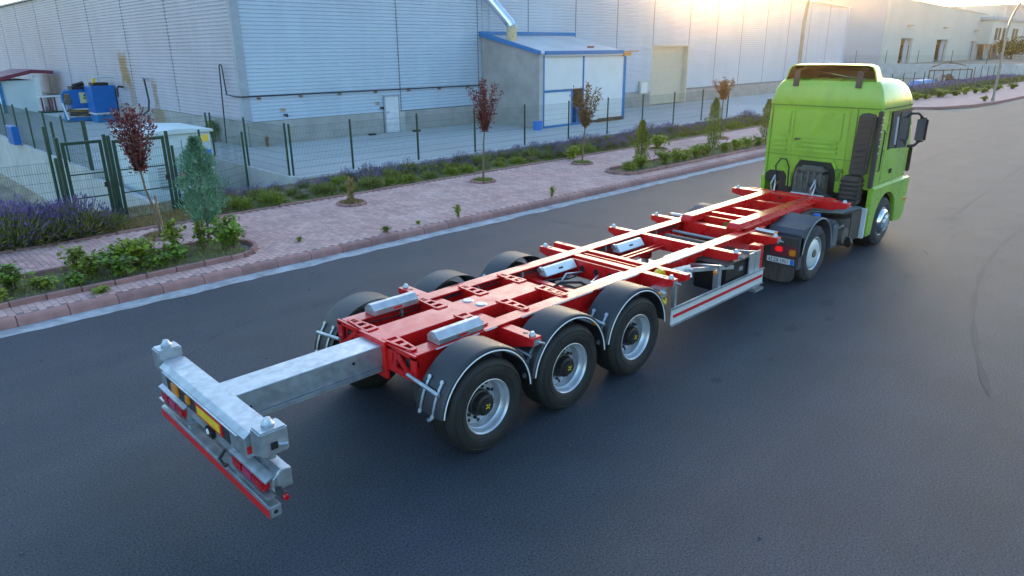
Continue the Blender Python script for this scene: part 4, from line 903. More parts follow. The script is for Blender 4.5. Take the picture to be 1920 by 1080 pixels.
# front of main frame and gooseneck
P('frame_front_plate', MB().box(6.95, 6.98, -.72, .72, .85, 1.11), 'red')
for s in (1, -1):
    nose = [(6.36, 1.135), (6.36, 1.18)] + [(6.46 - .10 * math.cos(R(a)), 1.152 + .10 * math.sin(R(a))) for a in range(20, 91, 14)] + [(9.55, 1.252), (9.55, 1.06), (7.2, 1.05), (6.9, 1.135)]
    gb = P('gooseneck_beam', MB().prism(nose, 'Y', *y2(s, .345, .56)), 'red', bevel=.012)
    P('outer_flange', MB().prism([(6.46, 1.185), (9.35, 1.20), (9.35, 1.18), (6.52, 1.165)], 'Y', *y2(s, .561, .64)), 'red', gb)
    P('outer_web', MB().prism([(6.5, 1.165), (9.3, 1.18), (9.3, 1.07), (7.1, 1.05), (6.7, 1.12)], 'Y', *y2(s, .561, .58)), 'red', gb)
    P('guide_hoop', MB().tube([(9.55, s * .40, 1.24), (9.50, s * .42, 1.40), (9.66, s * .42, 1.56), (9.70, s * .42, 1.42), (9.64, s * .40, 1.24)], .016, 8), 'galv', smooth=True)
    P('marker_arm', MB().tube([(6.75, s * .70, 1.13), (6.80, s * 1.02, 1.11)], .035, 10), 'alu', smooth=True); P('marker_lamp', MB().tube([(6.80, s * 1.02, 1.11), (6.81, s * 1.06, 1.108)], .036, 10), 'lamp_amber')
gp = P('gooseneck_plate', MB().box(6.80, 6.83, -.345, .345, .95, 1.20), 'red'); P('green_plug', MB().lathe([(0, -.01), (.045, -.008), (.05, 0)], (6.799, -.10, 1.10), 'X', 16), 'green_dark', gp)
P('gooseneck_floor', MB().box(6.83, 9.4, -.345, .345, 1.04, 1.06), 'red'); P('front_bay_floor', MB().box(5.9, 6.3, -.53, .53, .86, .88), 'red')
for x, h in ((7.0, .05), (7.75, .05), (8.65, .06)): P('gooseneck_cross', MB().box(x, x + .09, -.345, .345, 1.06, 1.235 if x < 7.5 else 1.20), 'red', **bv)
fbm = P('front_bolster', MB().box(9.36, 9.58, -.97, .97, 1.07, 1.245), 'red', bevel=.01, seg=1)
for s in (1, -1):
    P('bolster_end', MB().prism([(s * .97, 1.09), (s * 1.19, 1.13), (s * 1.21, 1.16), (s * 1.21, 1.235), (s * .97, 1.243)], 'X', 9.37, 9.57), 'red', fbm, bevel=.008, seg=1); lock(9.47, s * 1.12, 1.235, s)
P('bolster_hole', MB().lathe([(0, 0), (.035, 0)], (9.358, .12, 1.17), 'X', 14).lathe([(0, 0), (.03, 0)], (9.358, .36, 1.17), 'X', 14), 'black', fbm)
P('bolster_edge', MB().box(9.58, 9.60, -.9, .9, 1.18, 1.26), 'red', fbm)
P('front_cylinder', MB().tube([(9.68, .05, 1.22), (9.68, -.62, 1.22)], .05, 12), 'alu', smooth=True)
# rear bolster (galvanised) with lamps and underrun bar
rb = P('rear_bolster', MB().prism([(-2.475, .90), (-2.475, 1.075), (-2.485, 1.09), (-2.43, 1.13), (-2.22, 1.13), (-2.22, .90)], 'Y', -.97, .97), 'galv', **bv)
P('drip_lip', MB().box(-2.50, -2.4755, -.86, .86, 1.074, 1.086), 'galv', rb)
for s in (1, -1):
    P('corner_post', MB().box(-2.43, -2.22, *y2(s, .97, 1.05), .93, 1.12).box(-2.45, -2.21, *y2(s, 1.04, 1.23), 1.0, 1.225), 'galv', rb, bevel=.015)
    P('twist_lock', MB().lathe([(.055, 0), (.055, .025), (.04, .04), (.028, .07), (0, .075)], (-2.33, s * 1.13, 1.225), 'Z', 14), 'galv', rb, smooth=True)
    P('lock_nut', MB().tube([(-2.33, s * 1.13, 1.0), (-2.33, s * 1.13, .93)], .035, 8).tube([(-2.30, s * 1.23, 1.08), (-2.24, s * 1.27, 1.08)], .02, 6).box(-2.36, -2.30, *y2(s, 1.22, 1.232), 1.04, 1.10), 'galv', rb)
    P('lock_window', MB().box(-2.37, -2.31, *y2(s, 1.2305, 1.2335), 1.055, 1.12), 'black', rb)
    P('red_reflector', MB().box(-2.465, -2.33, *y2(s, .9705, .976), .94, 1.01), 'red_tape', rb)
P('rear_board', MB().box(-2.480, -2.4755, -.66, .80, .91, 1.065), 'fender', rb)
P('amber_lamp', MB().box(-2.505, -2.4805, .46, .62, .945, 1.06), 'lamp_amber', rb, bevel=.008); P('amber_lamp', MB().box(-2.505, -2.4805, .18, .27, .965, 1.05), 'lamp_amber', rb, bevel=.008)
lp = P('long_vehicle_plate', MB().box(-2.490, -2.4805, -.53, .05, .925, 1.055), 'red_tape', rb); P('plate_field', MB().box(-2.494, -2.4905, -.49, .01, .948, 1.032), 'yellow', lp)
for s in (1, -1): P('bumper_hanger', MB().box(-2.42, -2.28, *y2(s, .52, .60), .42, .90), 'galv', rb)
lb = P('lamp_beam', MB().prism([(-2.39, .66), (-2.39, .78), (-2.30, .83), (-2.22, .83), (-2.22, .66)], 'Y', -1.22, 1.22), 'galv', **bv)
for s in (1, -1):
    P('lamp_tray', MB().box(-2.465, -2.391, *y2(s, .45, 1.24), .630, .645), 'galv', lb)
    P('lamp_cover', MB().prism([(-2.455, .765), (-2.455, .78), (-2.37, .815), (-2.37, .80)], 'Y', *y2(s, .52, 1.22)), 'galv', lb)
    for k in range(3): P('tail_lamp', MB().obox((-2.425, s * (.66 + k * .20), .705), (.068, .185, .10)), 'lamp_red' if k != 1 else 'lamp_pink', lb, bevel=.012)
    P('lamp_end', MB().prism([(-2.36, .70), (-2.36, .82), (-2.33, .855), (-2.27, .855), (-2.24, .82), (-2.24, .70)], 'Y', *y2(s, 1.222, 1.25)), 'galv', lb, bevel=.005)
    P('outline_marker', MB().tube([(-2.36, s * 1.24, .69), (-2.36, s * 1.35, .68)], .03, 10), 'black_rubber', lb, smooth=True); P('marker_tip', MB().tube([(-2.36, s * 1.35, .68), (-2.36, s * 1.385, .678)], .024, 10), 'lamp_red', lb)
P('plate_lamp', MB().box(-2.43, -2.39, -.08, .08, .68, .77), 'black', lb, bevel=.01); P('plate_lamp_lens', MB().lathe([(0, -.01), (.025, -.008), (.03, 0)], (-2.433, .0, .74), 'X', 12), 'plate_white', lb)
P('cable_loop', MB().tube([(-2.40, -.28, .66), (-2.47, -.30, .60), (-2.47, -.42, .58), (-2.40, -.45, .64)], .016, 6).box(-2.44, -2.39, -.72, -.6, .84, .89), 'black', lb)
ub = P('underrun_bar', MB().box(-2.46, -2.35, -1.24, 1.24, .44, .55), 'galv', bevel=.012)
P('red_strip', MB().box(-2.4635, -2.4605, -1.235, 1.235, .443, .522), 'red_tape', ub); P('bar_bolt', MB().lathe([(0, -.004), (.016, -.003), (.02, 0)], (-2.405, -1.2405, .495), 'Y', 10), 'black', ub)

# ================================================================ TRACTOR
tx = thing('tractor_unit', 'lime green high roof tractor unit seen from behind, pulling the red trailer', 'truck', (8.12, 0, 0))
def Q(name, b, m, par=None, **k): return b.build(name, m, par or tx, **k)
FX = 11.59; RX = 8.12
for s in (1, -1):
    wheel(tx, RX, 1.21, s, .515, .28, .51, 'rear', 'tyre_dusty'); wheel(tx, RX, .90, s, .515, .28, .51, 'rear', 'tyre_dusty')
    wheel(tx, FX, 1.19, s, .515, .30, .51, 'front', 'tyre_dusty')
    Q('frame_rail', MB().box(7.25, 12.5, *y2(s, .36, .43), .74, .98), 'chassis')
    # rear fender: flat tail panel, arched top, front part
    pr = [(7.40, .62), (7.40, 1.00), (7.46, 1.08)] + [(RX + .64 * math.cos(R(a)), .53 + .64 * math.sin(R(a))) for a in range(112, 4, -9)]
    pi_ = [(RX + .60 * math.cos(R(a)), .53 + .60 * math.sin(R(a))) for a in range(4, 172, 9)] + [(7.44, .62)]
    fk = 1.0 if s < 0 else .86
    Q('rear_fender', MB().prism([(7.40, .60), (7.40, .99 * fk), (7.47, .92 + .155 * (1 if s < 0 else 0))] + [(RX + .65 * fk * math.cos(R(a)), .535 + .65 * fk * math.sin(R(a))) for a in range(118, 3, -8)] + [(RX + .615 * fk * math.cos(R(a)), .535 + .615 * fk * math.sin(R(a))) for a in range(4, 172, 8)] + [(7.46, .60)], 'Y', *y2(s, .62, 1.235)), 'fender_dusty', smooth=30)
    Q('fender_lip', MB().tube([(RX + .63 * fk * math.cos(R(a)), s * 1.238, .535 + .63 * fk * math.sin(R(a))) for a in range(4, 176, 8)], .012, 6), 'deck_plate')
    Q('fender_seam', MB().box(7.395, 7.40, *y2(s, .64, 1.23), .955, .965), 'black')
    tp = Q('tail_panel', MB().box(7.375, 7.40, *y2(s, .60, 1.20), .38, .92), 'chassis', bevel=.01, seg=1)
    Q('tail_lamp', MB().box(7.345, 7.375, *y2(s, .80, .94), .64, .74), 'lamp_red_lit', tp, bevel=.02); Q('turn_lamp', MB().box(7.345, 7.375, *y2(s, 1.06, 1.19), .60, .72), 'lamp_amber', tp, bevel=.02)
    Q('lamp_body', MB().box(7.36, 7.375, *y2(s, .72, 1.20), .58, .76), 'maroon', tp)
    Q('side_skirt', MB().box(7.36, 7.52, *y2(s, 1.20, 1.235), .36, .95), 'fender_dusty', bevel=.015)
    Q('mudflap', MB().prism([(s * .60, .40), (s * 1.19, .40), (s * 1.19, .20), (s * 1.12, .12), (s * .90, .085), (s * .66, .11), (s * .60, .18)], 'X', 7.37, 7.385), 'mudflap')
pl_ = Q('number_plate', MB().obox((7.36, -.92, .485), (.012, .50, .10), Matrix.Rotation(0, 3, 'X')), 'plate_white', bevel=.004, seg=1)
MB().box(7.350, 7.3535, -1.17, -1.105, .437, .533).build('plate_band', 'sign_blue', pl_)
_fc = bpy.data.curves.new('plate_text', 'FONT'); _fc.body = '42 DJ 1951'; _fc.size = .098; _fc.align_x = 'CENTER'; _fc.extrude = .001
_to = bpy.data.objects.new('plate_text_tmp', _fc); C.objects.link(_to); _dg = bpy.context.evaluated_depsgraph_get(); _me = bpy.data.meshes.new_from_object(_to.evaluated_get(_dg)); bpy.data.objects.remove(_to)
_mm = Matrix(((0, 0, -1, 7.3525), (-1, 0, 0, -.885), (0, 1, 0, .452), (0, 0, 0, 1))); _me.transform(_mm @ Matrix.Diagonal((.86, 1, 1, 1))); _me.materials.clear(); _me.materials.append(M['black']); link('plate_text', _me, pl_)
Q('fifth_wheel', MB().lathe([(0, .05), (.44, .05), (.46, .03), (.46, 0)], (8.55, 0, .99), 'Z', 32).box(8.2, 8.5, -.5, .5, .90, 1.0), 'chassis')
Q('rear_crossmember', MB().box(7.25, 7.33, -.5, .5, .72, .95), 'chassis'); Q('rear_axle', MB().tube([(RX, -.8, .51), (RX, .8, .51)], .12, 12).lathe([(0, -.25), (.2, -.15), (.24, 0), (.2, .15), (0, .25)], (RX, 0, .51), 'Y', 14), 'chassis', smooth=True)
Q('front_axle', MB().tube([(FX, -.85, .48), (FX, .85, .48)], .07, 10), 'chassis')
Q('drive_shaft', MB().tube([(8.2, 0, .6), (10.6, 0, .75)], .06, 10), 'chassis')
# deck behind the cab
Q('deck_plate', MB().prism([(9.30, -.40), (9.62, -1.08), (10.28, -1.16), (10.46, -1.10), (10.46, -.62), (9.9, -.36)], 'Z', .985, 1.0), 'deck_plate'); Q('deck_plate', MB().prism([(9.30, -.38), (9.88, -.34), (10.46, -.60), (10.46, .9), (9.4, .9)], 'Z', .987, 1.002), 'deck_plate')
Q('deck_edge', MB().bar((9.62, -1.085, .985), (10.28, -1.165, .985), .02, .04), 'chassis')
for x, y, r, a, c, m in ((9.05, -.85, .16, .45, .95, 'engine'), (9.45, -.95, .13, .35, .8, 'engine'), (9.9, -.92, .2, .3, .85, 'chassis')): Q('air_tank', MB().tube([(x, y, a + .0), (x, y, c)], r, 14), m, smooth=True)
Q('fuel_tank', MB().box(9.0, 10.3, .55, 1.16, .32, .92), 'deck_plate', bevel=.06); Q('battery_box', MB().box(9.95, 10.5, -1.12, -.5, .34, .96), 'chassis', bevel=.02)
Q('exhaust_silencer', MB().tube([(9.75, -1.12, .52), (9.75, -.55, .52)], .17, 16), 'engine', smooth=True); Q('tail_pipe', MB().tube([(9.75, -1.15, .42), (9.85, -1.17, .36)], .09, 12), 'black', smooth=True)
Q('pipework', MB().tube([(8.9, -.55, 1.0), (9.2, -.6, 1.02), (9.6, -.45, .9)], .04, 8).tube([(8.7, -.5, 1.02), (9.1, -.7, .98), (9.3, -.9, .8)], .03, 8).tube([(9.3, -1.05, .7), (9.6, -1.1, .75), (9.8, -1.0, .6)], .035, 8).tube([(8.95, -.2, 1.0), (9.3, -.25, .95)], .05, 8), 'engine', smooth=True)
Q('blue_cap', MB().tube([(9.02, -.80, .95), (9.02, -.80, 1.04)], .07, 12), 'sign_blue'); Q('front_fender', MB().prism([(RX + .66 + .02, .62), (RX + .78, .95), (RX + .95, .98), (RX + 1.02, .45), (RX + .72, .42)], 'Y', -1.19, -.70), 'fender_dusty', bevel=.03)
for k in range(3): Q('fender_rib', MB().bar((RX + .80 + k * .06, -1.2, .90), (RX + .80 + k * .05, -1.2, .50), .02, .015), 'deck_plate')
# cab shell
def rr(xb, xf, hb, hf, rb_, rf, k=6):
    pts = []
    for (cx, cy, r, a0) in ((xb + rb_, -hb + rb_, rb_, 180), (xf - rf, -hf + rf, rf, 270), (xf - rf, hf - rf, rf, 0), (xb + rb_, hb - rb_, rb_, 90)):
        for i in range(k + 1): t = R(a0 + 90 * i / k); pts.append((cx + r * math.cos(t), cy + r * math.sin(t)))
    return pts
lv = [(1.30, 10.68, 12.88, 1.175, 1.16, .05, .30), (1.75, 10.66, 12.88, 1.18, 1.165, .05, .30), (2.20, 10.65, 12.86, 1.18, 1.165, .05, .28), (2.75, 10.655, 12.74, 1.165, 1.14, .05, .26), (2.90, 10.66, 12.70, 1.155, 1.13, .05, .26),
      (2.93, 10.655, 12.72, 1.165, 1.14, .05, .27), (3.10, 10.665, 12.66, 1.13, 1.10, .06, .30), (3.26, 10.675, 12.56, 1.085, 1.05, .07, .32), (3.36, 10.69, 12.44, 1.035, .99, .08, .34), (3.42, 10.72, 12.30, .985, .92, .11, .35), (3.45, 10.80, 12.1, .90, .80, .15, .3), (3.46, 11.0, 11.9, .6, .5, .2, .2)]
def loft(lv, lo=0, hi=None):
    b = MB(); n = None
    for L in lv: 
        pp_ = rr(*L[1:]); n = len(pp_); b.v += [(x, y, L[0]) for x, y in pp_]
    for i in range(len(lv) - 1):
        for j in range(n): b.f.append((i * n + j, i * n + (j + 1) % n, (i + 1) * n + (j + 1) % n, (i + 1) * n + j))
    b.f.append(tuple(range(n))[::-1]); b.f.append(tuple((len(lv) - 1) * n + j for j in range(n))); return b
cabm = loft(lv)
cab = Q('cab', cabm, 'green', smooth=35)
# back wall reliefs
def back_bar(y0, y1, z0, z1, x=10.648, d=.045, m='green', nm='pressed_rib', bevel_=.02): return Q(nm, MB().box(x - d, x + .03, y0, y1, z0, z1), m, cab, bevel=bevel_)
for z in (1.96, 2.06, 2.16): back_bar(-.40, .50, z, z + .055); back_bar(.68, 1.02, z - .01, z + .045)
back_bar(-.44, .54, 2.24, 2.80, d=.022, nm='pressed_panel', bevel_=.014); back_bar(.66, 1.04, 2.28, 2.80, d=.022, nm='pressed_panel', bevel_=.014)
back_bar(.585, .625, 1.4, 2.86, d=.010, nm='seam_rib', bevel_=.006); back_bar(-.56, -.52, 1.5, 2.86, d=.010, nm='seam_rib', bevel_=.006)
Q('roof_seam', MB().box(10.640, 10.66, -1.13, 1.13, 2.905, 2.925), 'green_dark', cab); 
for s in (1, -1): Q('roof_seam', MB().box(10.72, 12.4, *y2(s, 1.15, 1.163), 2.903, 2.925), 'black', cab)
back_bar(.38, .55, 2.185, 2.235, d=.03, m='snorkel', nm='vent_slot'); back_bar(-.36, -.18, 2.165, 2.215, d=.03, m='snorkel', nm='vent_slot')
for y in (.0,): Q('panel_seam', MB().box(10.632, 10.65, -1.12, 1.12, 1.865, 1.873), 'green_dark', cab)
for y in (1.085, -.70): Q('panel_seam', MB().box(10.634, 10.652, y - .004, y + .004, 1.45, 2.9), 'green_dark', cab)
for y in (.95, .3, -.3):
    for z in (2.98, 3.30): Q('rivet', MB().lathe([(0, -.006), (.012, -.004), (.015, 0)], (10.668 + (z - 2.98) * .12, y, z), 'X', 8), 'green_dark', cab)
# black plate painting the shade of the engine tunnel opening under the berth
Q('tunnel_shade', MB().prism([(-.46, 1.28), (.50, 1.28), (.44, 1.62), (.34, 1.78), (-.30, 1.78), (-.40, 1.62)], 'X', 10.640, 10.665), 'black', cab)
Q('tunnel_frame', MB().bar((10.63, .46, 1.64), (10.63, .36, 1.82), .03, .05).bar((10.63, .36, 1.82), (10.63, -.34, 1.82), .03, .05).bar((10.63, -.34, 1.82), (10.63, -.44, 1.64), .03, .05), 'green', cab)
Q('engine_block', MB().box(10.35, 10.63, -.32, .34, 1.0, 1.55).box(10.45, 10.62, -.22, .26, 1.55, 1.70), 'engine', bevel=.03)
for i in range(5): Q('engine_pipe', MB().tube([(10.36, .28 - i * .13, 1.60), (10.30, .26 - i * .13, 1.45), (10.34, .25 - i * .12, 1.2)], .022, 6), 'engine', smooth=True)
Q('engine_cover', MB().box(10.40, 10.60, -.30, .32, 1.60, 1.66), 'engine', bevel=.02); Q('air_hose', MB().tube([(10.3, -.1, 1.35), (10.2, -.35, 1.2), (10.2, -.6, 1.08)], .07, 10), 'black_rubber', smooth=True)
Q('recess_shade', MB().prism([(.62, 1.28), (1.10, 1.28), (1.10, 1.42), (1.0, 1.50), (.70, 1.50), (.62, 1.40)], 'X', 10.635, 10.66), 'black', cab)  # flat black plate, shade of a recess put on as colour
Q('brake_hose', MB().tube([(10.60, .82, 1.30), (10.55, .84, 1.62), (10.55, .74, 1.78), (10.55, .62, 1.78), (10.54, .54, 1.62), (10.5, .50, 1.15)], .016, 6), 'black_rubber', smooth=True)
for s, y in ((1, .55), (-1, -.5)): Q('cab_foot', MB().box(10.62, 10.66, *sorted((y - .06, y + .06)), 1.18, 1.5), 'green', cab, bevel=.015)
Q('berth_latch', MB().box(10.60, 10.65, -.56, -.42, 1.60, 1.68).box(10.60, 10.65, -.52, -.46, 1.42, 1.60), 'green_dark', cab)
# air intake snorkel
sn = Q('air_intake', MB().prism([(-.74, 1.62), (-1.06, 1.62), (-1.10, 2.80), (-.92, 2.84), (-.80, 2.82)], 'X', 10.44, 10.645), 'snorkel', bevel=.03)
for k in range(9): Q('intake_rib', MB().bar((10.436, -.80 - (k % 2) * .02, 1.74 + k * .115), (10.436, -1.04, 1.80 + k * .115), .012, .05, (1, 0, 0)), 'black', sn)
Q('intake_bellows', MB().box(10.32, 10.62, -1.02, -.68, 1.02, 1.60), 'snorkel', sn, bevel=.03)
for k in range(5): Q('bellows_ring', MB().box(10.30, 10.63, -1.035, -.665, 1.12 + k * .09, 1.155 + k * .09), 'black', sn, bevel=.01, seg=1)
Q('corner_seal', MB().box(10.60, 10.70, -1.185, -1.10, 1.35, 2.88), 'snorkel', cab, bevel=.015)
for k in range(6): Q('seal_clip', MB().box(10.62, 10.70, -1.195, -1.183, 2.05 + k * .14, 2.07 + k * .14), 'panel_grey', cab)
# roof deflector
sp = []
def defl(t): return 10.70 + 1.3 * t
b = MB(); outer = []; inner = []
for i, (xx, hw, zt, zb) in enumerate(((10.74, .885, 3.735, 3.40), (10.95, .86, 3.75, 3.42), (11.3, .78, 3.73, 3.43), (11.7, .66, 3.62, 3.43), (12.0, .5, 3.48, 3.43))):
    pts = [(hw + .06, zb), (hw, zt - .12), (hw - .05, zt - .03), (hw - .14, zt), (0, zt + .012), (-hw + .14, zt), (-hw + .05, zt - .03), (-hw, zt - .12), (-hw - .06, zb)]
    outer.append([(xx, y, z) for y, z in pts]); inner.append([(xx + (.0 if i == 0 else 0), y * .972, zb + (z - zb) * .955) for y, z in pts])
n = 9
for rw in outer: b.v += rw
for i in range(4):
    for j in range(8): b.f.append((i * n + j, i * n + j + 1, (i + 1) * n + j + 1, (i + 1) * n + j))
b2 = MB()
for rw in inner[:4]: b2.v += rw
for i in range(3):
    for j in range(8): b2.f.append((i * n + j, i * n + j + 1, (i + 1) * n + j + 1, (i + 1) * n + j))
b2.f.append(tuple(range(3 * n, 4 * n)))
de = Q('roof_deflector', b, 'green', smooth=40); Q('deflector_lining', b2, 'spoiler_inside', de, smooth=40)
b3 = MB()
for j in range(8): o1, o2, i1, i2 = outer[0][j], outer[0][j + 1], inner[0][j], inner[0][j + 1]; b3.add([o1, o2, i2, i1], [(0, 1, 2, 3)])
Q('deflector_rim', b3, 'green', de)
for y in (.66, -.62): Q('deflector_bracket', MB().bar((10.66, y, 3.30), (10.70, y, 3.62), .11, .03, (1, 0, 0)).bar((10.70, y, 3.60), (11.1, y, 3.66), .1, .03), 'snorkel', de)
Q('deflector_strut', MB().tube([(10.9, .35, 3.62), (11.0, -.3, 3.5), (11.0, -.75, 3.47)], .014, 6), 'chrome', de)
# side: window, door, mirror, handles (both sides)
for s in (1, -1):
    ys = 1.172
    wn = Q('side_window', MB().prism([(11.22, 2.10), (12.30, 2.02), (12.42, 2.20), (12.36, 2.80), (11.22, 2.80)], 'Y', *y2(s, ys - .03, ys + .006)), 'glass', cab)
    Q('window_frame', MB().bar((11.20, s * (ys + .006), 2.08), (11.20, s * (ys + .004), 2.82), .05, .02).bar((11.20, s * (ys + .004), 2.82), (12.40, s * (ys + .002), 2.82), .02, .05).bar((11.7, s * (ys + .009), 2.07), (11.7, s * (ys + .006), 2.80), .03, .01), 'black', wn)
    Q('sun_curtain', MB().bar((11.55, s * (ys + .008), 2.15), (11.50, s * (ys + .006), 2.72), .07, .004), 'panel_grey', wn)
    Q('door_seam', MB().box(11.02, 11.03, *y2(s, ys - .002, ys + .0095), 1.40, 2.86).box(11.03, 12.5, *y2(s, ys - .002, ys + .0095), 1.40, 1.41), 'green_dark', cab)
    Q('door_handle', MB().box(11.52, 11.64, *y2(s, ys, ys + .03), 1.55, 1.66), 'black', cab, bevel=.015)
    Q('side_grip', MB().tube([(10.80, s * (ys + .01), 2.5), (10.80, s * (ys + .04), 2.48), (10.80, s * (ys + .04), 1.7), (10.80, s * (ys + .01), 1.68)], .014, 8), 'black', cab)
    Q('pillar_vent', MB().box(10.80, 11.12, *y2(s, ys, ys + .014), 2.62, 2.65).box(10.80, 11.12, *y2(s, ys, ys + .014), 2.44, 2.46), 'green', cab)
    arch = [(FX + .63 * math.cos(R(a)), .52 + .63 * math.sin(R(a))) for a in range(172, -3, -8)]
    sk = [(10.66, 1.32), (10.66, .34), (10.92, .34), (10.955, .5)] + arch + [(12.24, .40), (12.70, .36), (12.86, .50), (12.90, .95), (12.90, 1.32)]
    lo = Q('lower_panel', MB().prism(sk, 'Y', *y2(s, 1.11, 1.205)), 'green', bevel=.01)
    Q('step_ledge', MB().prism([(s * 1.15, 1.32), (s * 1.235, 1.30), (s * 1.235, 1.335), (s * 1.17, 1.37), (s * 1.15, 1.37)], 'X', 10.66, 11.72), 'green', lo, bevel=.008); Q('step_ledge', MB().prism([(s * 1.15, 1.32), (s * 1.235, 1.30), (s * 1.235, 1.335), (s * 1.17, 1.37), (s * 1.15, 1.37)], 'X', 11.735, 12.6), 'green', lo, bevel=.008)
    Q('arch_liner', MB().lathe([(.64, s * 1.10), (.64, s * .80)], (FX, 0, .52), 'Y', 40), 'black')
    Q('rear_cab_panel', MB().box(10.50, 10.56, *y2(s, .98, 1.20), .33, .96), 'panel_grey', bevel=.01)
    Q('turn_lamp', MB().box(12.70, 12.80, *y2(s, 1.195, 1.225), .80, .87), 'lamp_amber'); Q('grille_edge', MB().box(12.72, 12.91, *y2(s, .9, 1.17), .95, 1.28), 'black', bevel=.03)
    mi = Q('mirror', MB().box(12.58, 12.71, *y2(s, 1.24, 1.45), 2.12, 2.64), 'black', bevel=.04)
    Q('mirror_glass', MB().box(12.572, 12.578, *y2(s, 1.26, 1.43), 2.15, 2.61), 'chrome', mi); Q('mirror_arm', MB().tube([(12.45, s * 1.12, 2.72), (12.6, s * 1.25, 2.72), (12.65, s * 1.34, 2.62)], .025, 8).tube([(12.45, s * 1.15, 2.03), (12.6, s * 1.26, 2.04), (12.65, s * 1.34, 2.14)], .03, 8), 'black', mi, smooth=True)
    Q('side_deflector', MB().box(12.72, 12.80, *y2(s, 1.13, 1.20), 1.45, 2.0), 'black', bevel=.02)
Q('windscreen', MB().prism([(12.885, 1.95), (12.76, 2.75), (12.72, 2.74), (12.84, 1.94)], 'Y', -.95, .95), 'glass', cab)
Q('grille', MB().box(12.80, 12.93, -.85, .85, .95, 1.7), 'black', bevel=.03); Q('front_bumper', MB().box(12.4, 12.95, -1.14, 1.14, .36, .93), 'green', bevel=.05)
Q('roof_marker', MB().box(12.10, 12.20, -1.02, -.97, 3.10, 3.15), 'lamp_amber', cab); 
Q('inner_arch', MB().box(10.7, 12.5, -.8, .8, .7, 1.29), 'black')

# ================================================================ VEGETATION
def unit(v): return v / np.maximum(1e-9, np.linalg.norm(v, axis=-1, keepdims=True))
def leaves(Pb, D, L, W, lobed=False, up=None, curl=.0):
    """one small folded leaf per row: base Pb, direction D, length L, width W"""
    n = len(Pb); D = unit(D); u = rng.normal(size=(n, 3)) * .6 + (np.array([0, 0, 1.]) if up is None else up)
    Sd = unit(np.cross(D, u)); Nn = np.cross(Sd, D); L = np.asarray(L).reshape(-1, 1) * np.ones((n, 1)); W = np.asarray(W).reshape(-1, 1) * np.ones((n, 1))
    if lobed:
        pr = [(0, 0, 0), (.18, .34, .02), (.12, .52, -.02), (.45, .42, .03), (.55, .60, -.03), (.75, .26, .02), (1.05, 0, -.10), (.75, -.26, .02), (.55, -.60, -.03), (.45, -.42, .03), (.12, -.52, -.02), (.18, -.34, .02)]
    else:
        pr = [(0, 0, 0), (.45, .5, .06), (1, 0, -.08), (.45, -.5, .06)]
    k = len(pr); V = np.zeros((n, k, 3))
    for i, (a, b, c) in enumerate(pr): V[:, i] = Pb + D * L * a + Sd * W * b + Nn * L * c
    if lobed:
        tri = [(0, 1, 11), (1, 2, 3), (1, 3, 11), (11, 9, 10), (11, 3, 9), (3, 4, 5), (3, 5, 9), (9, 5, 7), (9, 7, 8), (5, 6, 7)]
        F = (np.arange(n)[:, None, None] * k + np.array(tri)[None]).reshape(-1, 3)
    else: F = np.arange(n * k).reshape(n, k)
    return V.reshape(-1, 3), F
def merge(parts):
    V, F, o = [], [], 0
    for v, f in parts: V.append(v); F.append(f + o); o += len(v)
    return np.concatenate(V), np.concatenate(F)
def npobj(name, VF, m, parent=None):
    me = np_mesh(name, VF[0], VF[1], m); o = bpy.data.objects.new(name, me); C.objects.link(o)
    if parent is not None: o.parent = parent; o['kind'] = 'stuff'
    return o
# ---- lavender
def lavender(nb, nf, rad, hgt, fl_m='lav_flower', lf_m='lav_leaf'):
    th = rng.uniform(0, 2 * np.pi, nb); el = np.arccos(rng.uniform(.05, 1, nb) ** .8)
    d = np.stack([np.sin(el) * np.cos(th), np.sin(el) * np.sin(th), np.cos(el)], 1)
    base = np.stack([np.cos(th) * rad * .35 * rng.random(nb), np.sin(th) * rad * .35 * rng.random(nb), np.full(nb, .02)], 1)
    ln = rng.uniform(.25, .6, nb) ; st = base + d * np.array([rad, rad, hgt * .75]) * rng.uniform(.15, .75, (nb, 1))
    A = leaves(st, d + rng.normal(size=(nb, 3)) * .25 + [0, 0, .35], rng.uniform(.10, .20, nb), rng.uniform(.014, .026, nb))
    th = rng.uniform(0, 2 * np.pi, nf); el = np.arccos(rng.uniform(.15, 1, nf))
    d2 = np.stack([np.sin(el) * np.cos(th), np.sin(el) * np.sin(th), np.cos(el)], 1); e = d2 * np.array([rad * 1.05, rad * 1.05, hgt]) * rng.uniform(.72, 1.12, (nf, 1))
    dd = d2 + [0, 0, .5]
    stalk = leaves(e - unit(dd) * .16, dd, np.full(nf, .17), np.full(nf, .007))
    Fl = merge([leaves(e, dd, rng.uniform(.05, .09, nf), np.full(nf, .022)), leaves(e, dd, rng.uniform(.05, .09, nf), np.full(nf, .022))])
    return merge([A, stalk]), Fl
lav_me = []
for (nb, nf, rad, hgt) in ((1150, 40, .50, .50), (1000, 120, .46, .55), (800, 420, .50, .60), (760, 520, .52, .62), (820, 330, .46, .56)):
    a, c = lavender(nb, nf, rad, hgt); lav_me.append((np_mesh('foliage', *a, 'lav_leaf'), np_mesh('flowers', *c, 'lav_flower')))
a, c = lavender(1100, 30, .46, .50); lav_me.append((np_mesh('foliage', *a, 'weed'), np_mesh('flowers', *c, 'dry')))
a, c = lavender(700, 60, .42, .44); lav_me.append((np_mesh('foliage', *a, 'lav_dry'), np_mesh('flowers', *c, 'dry')))
ORD = 'first second third fourth fifth sixth seventh eighth ninth tenth eleventh twelfth thirteenth fourteenth fifteenth sixteenth seventeenth eighteenth nineteenth twentieth'.split()
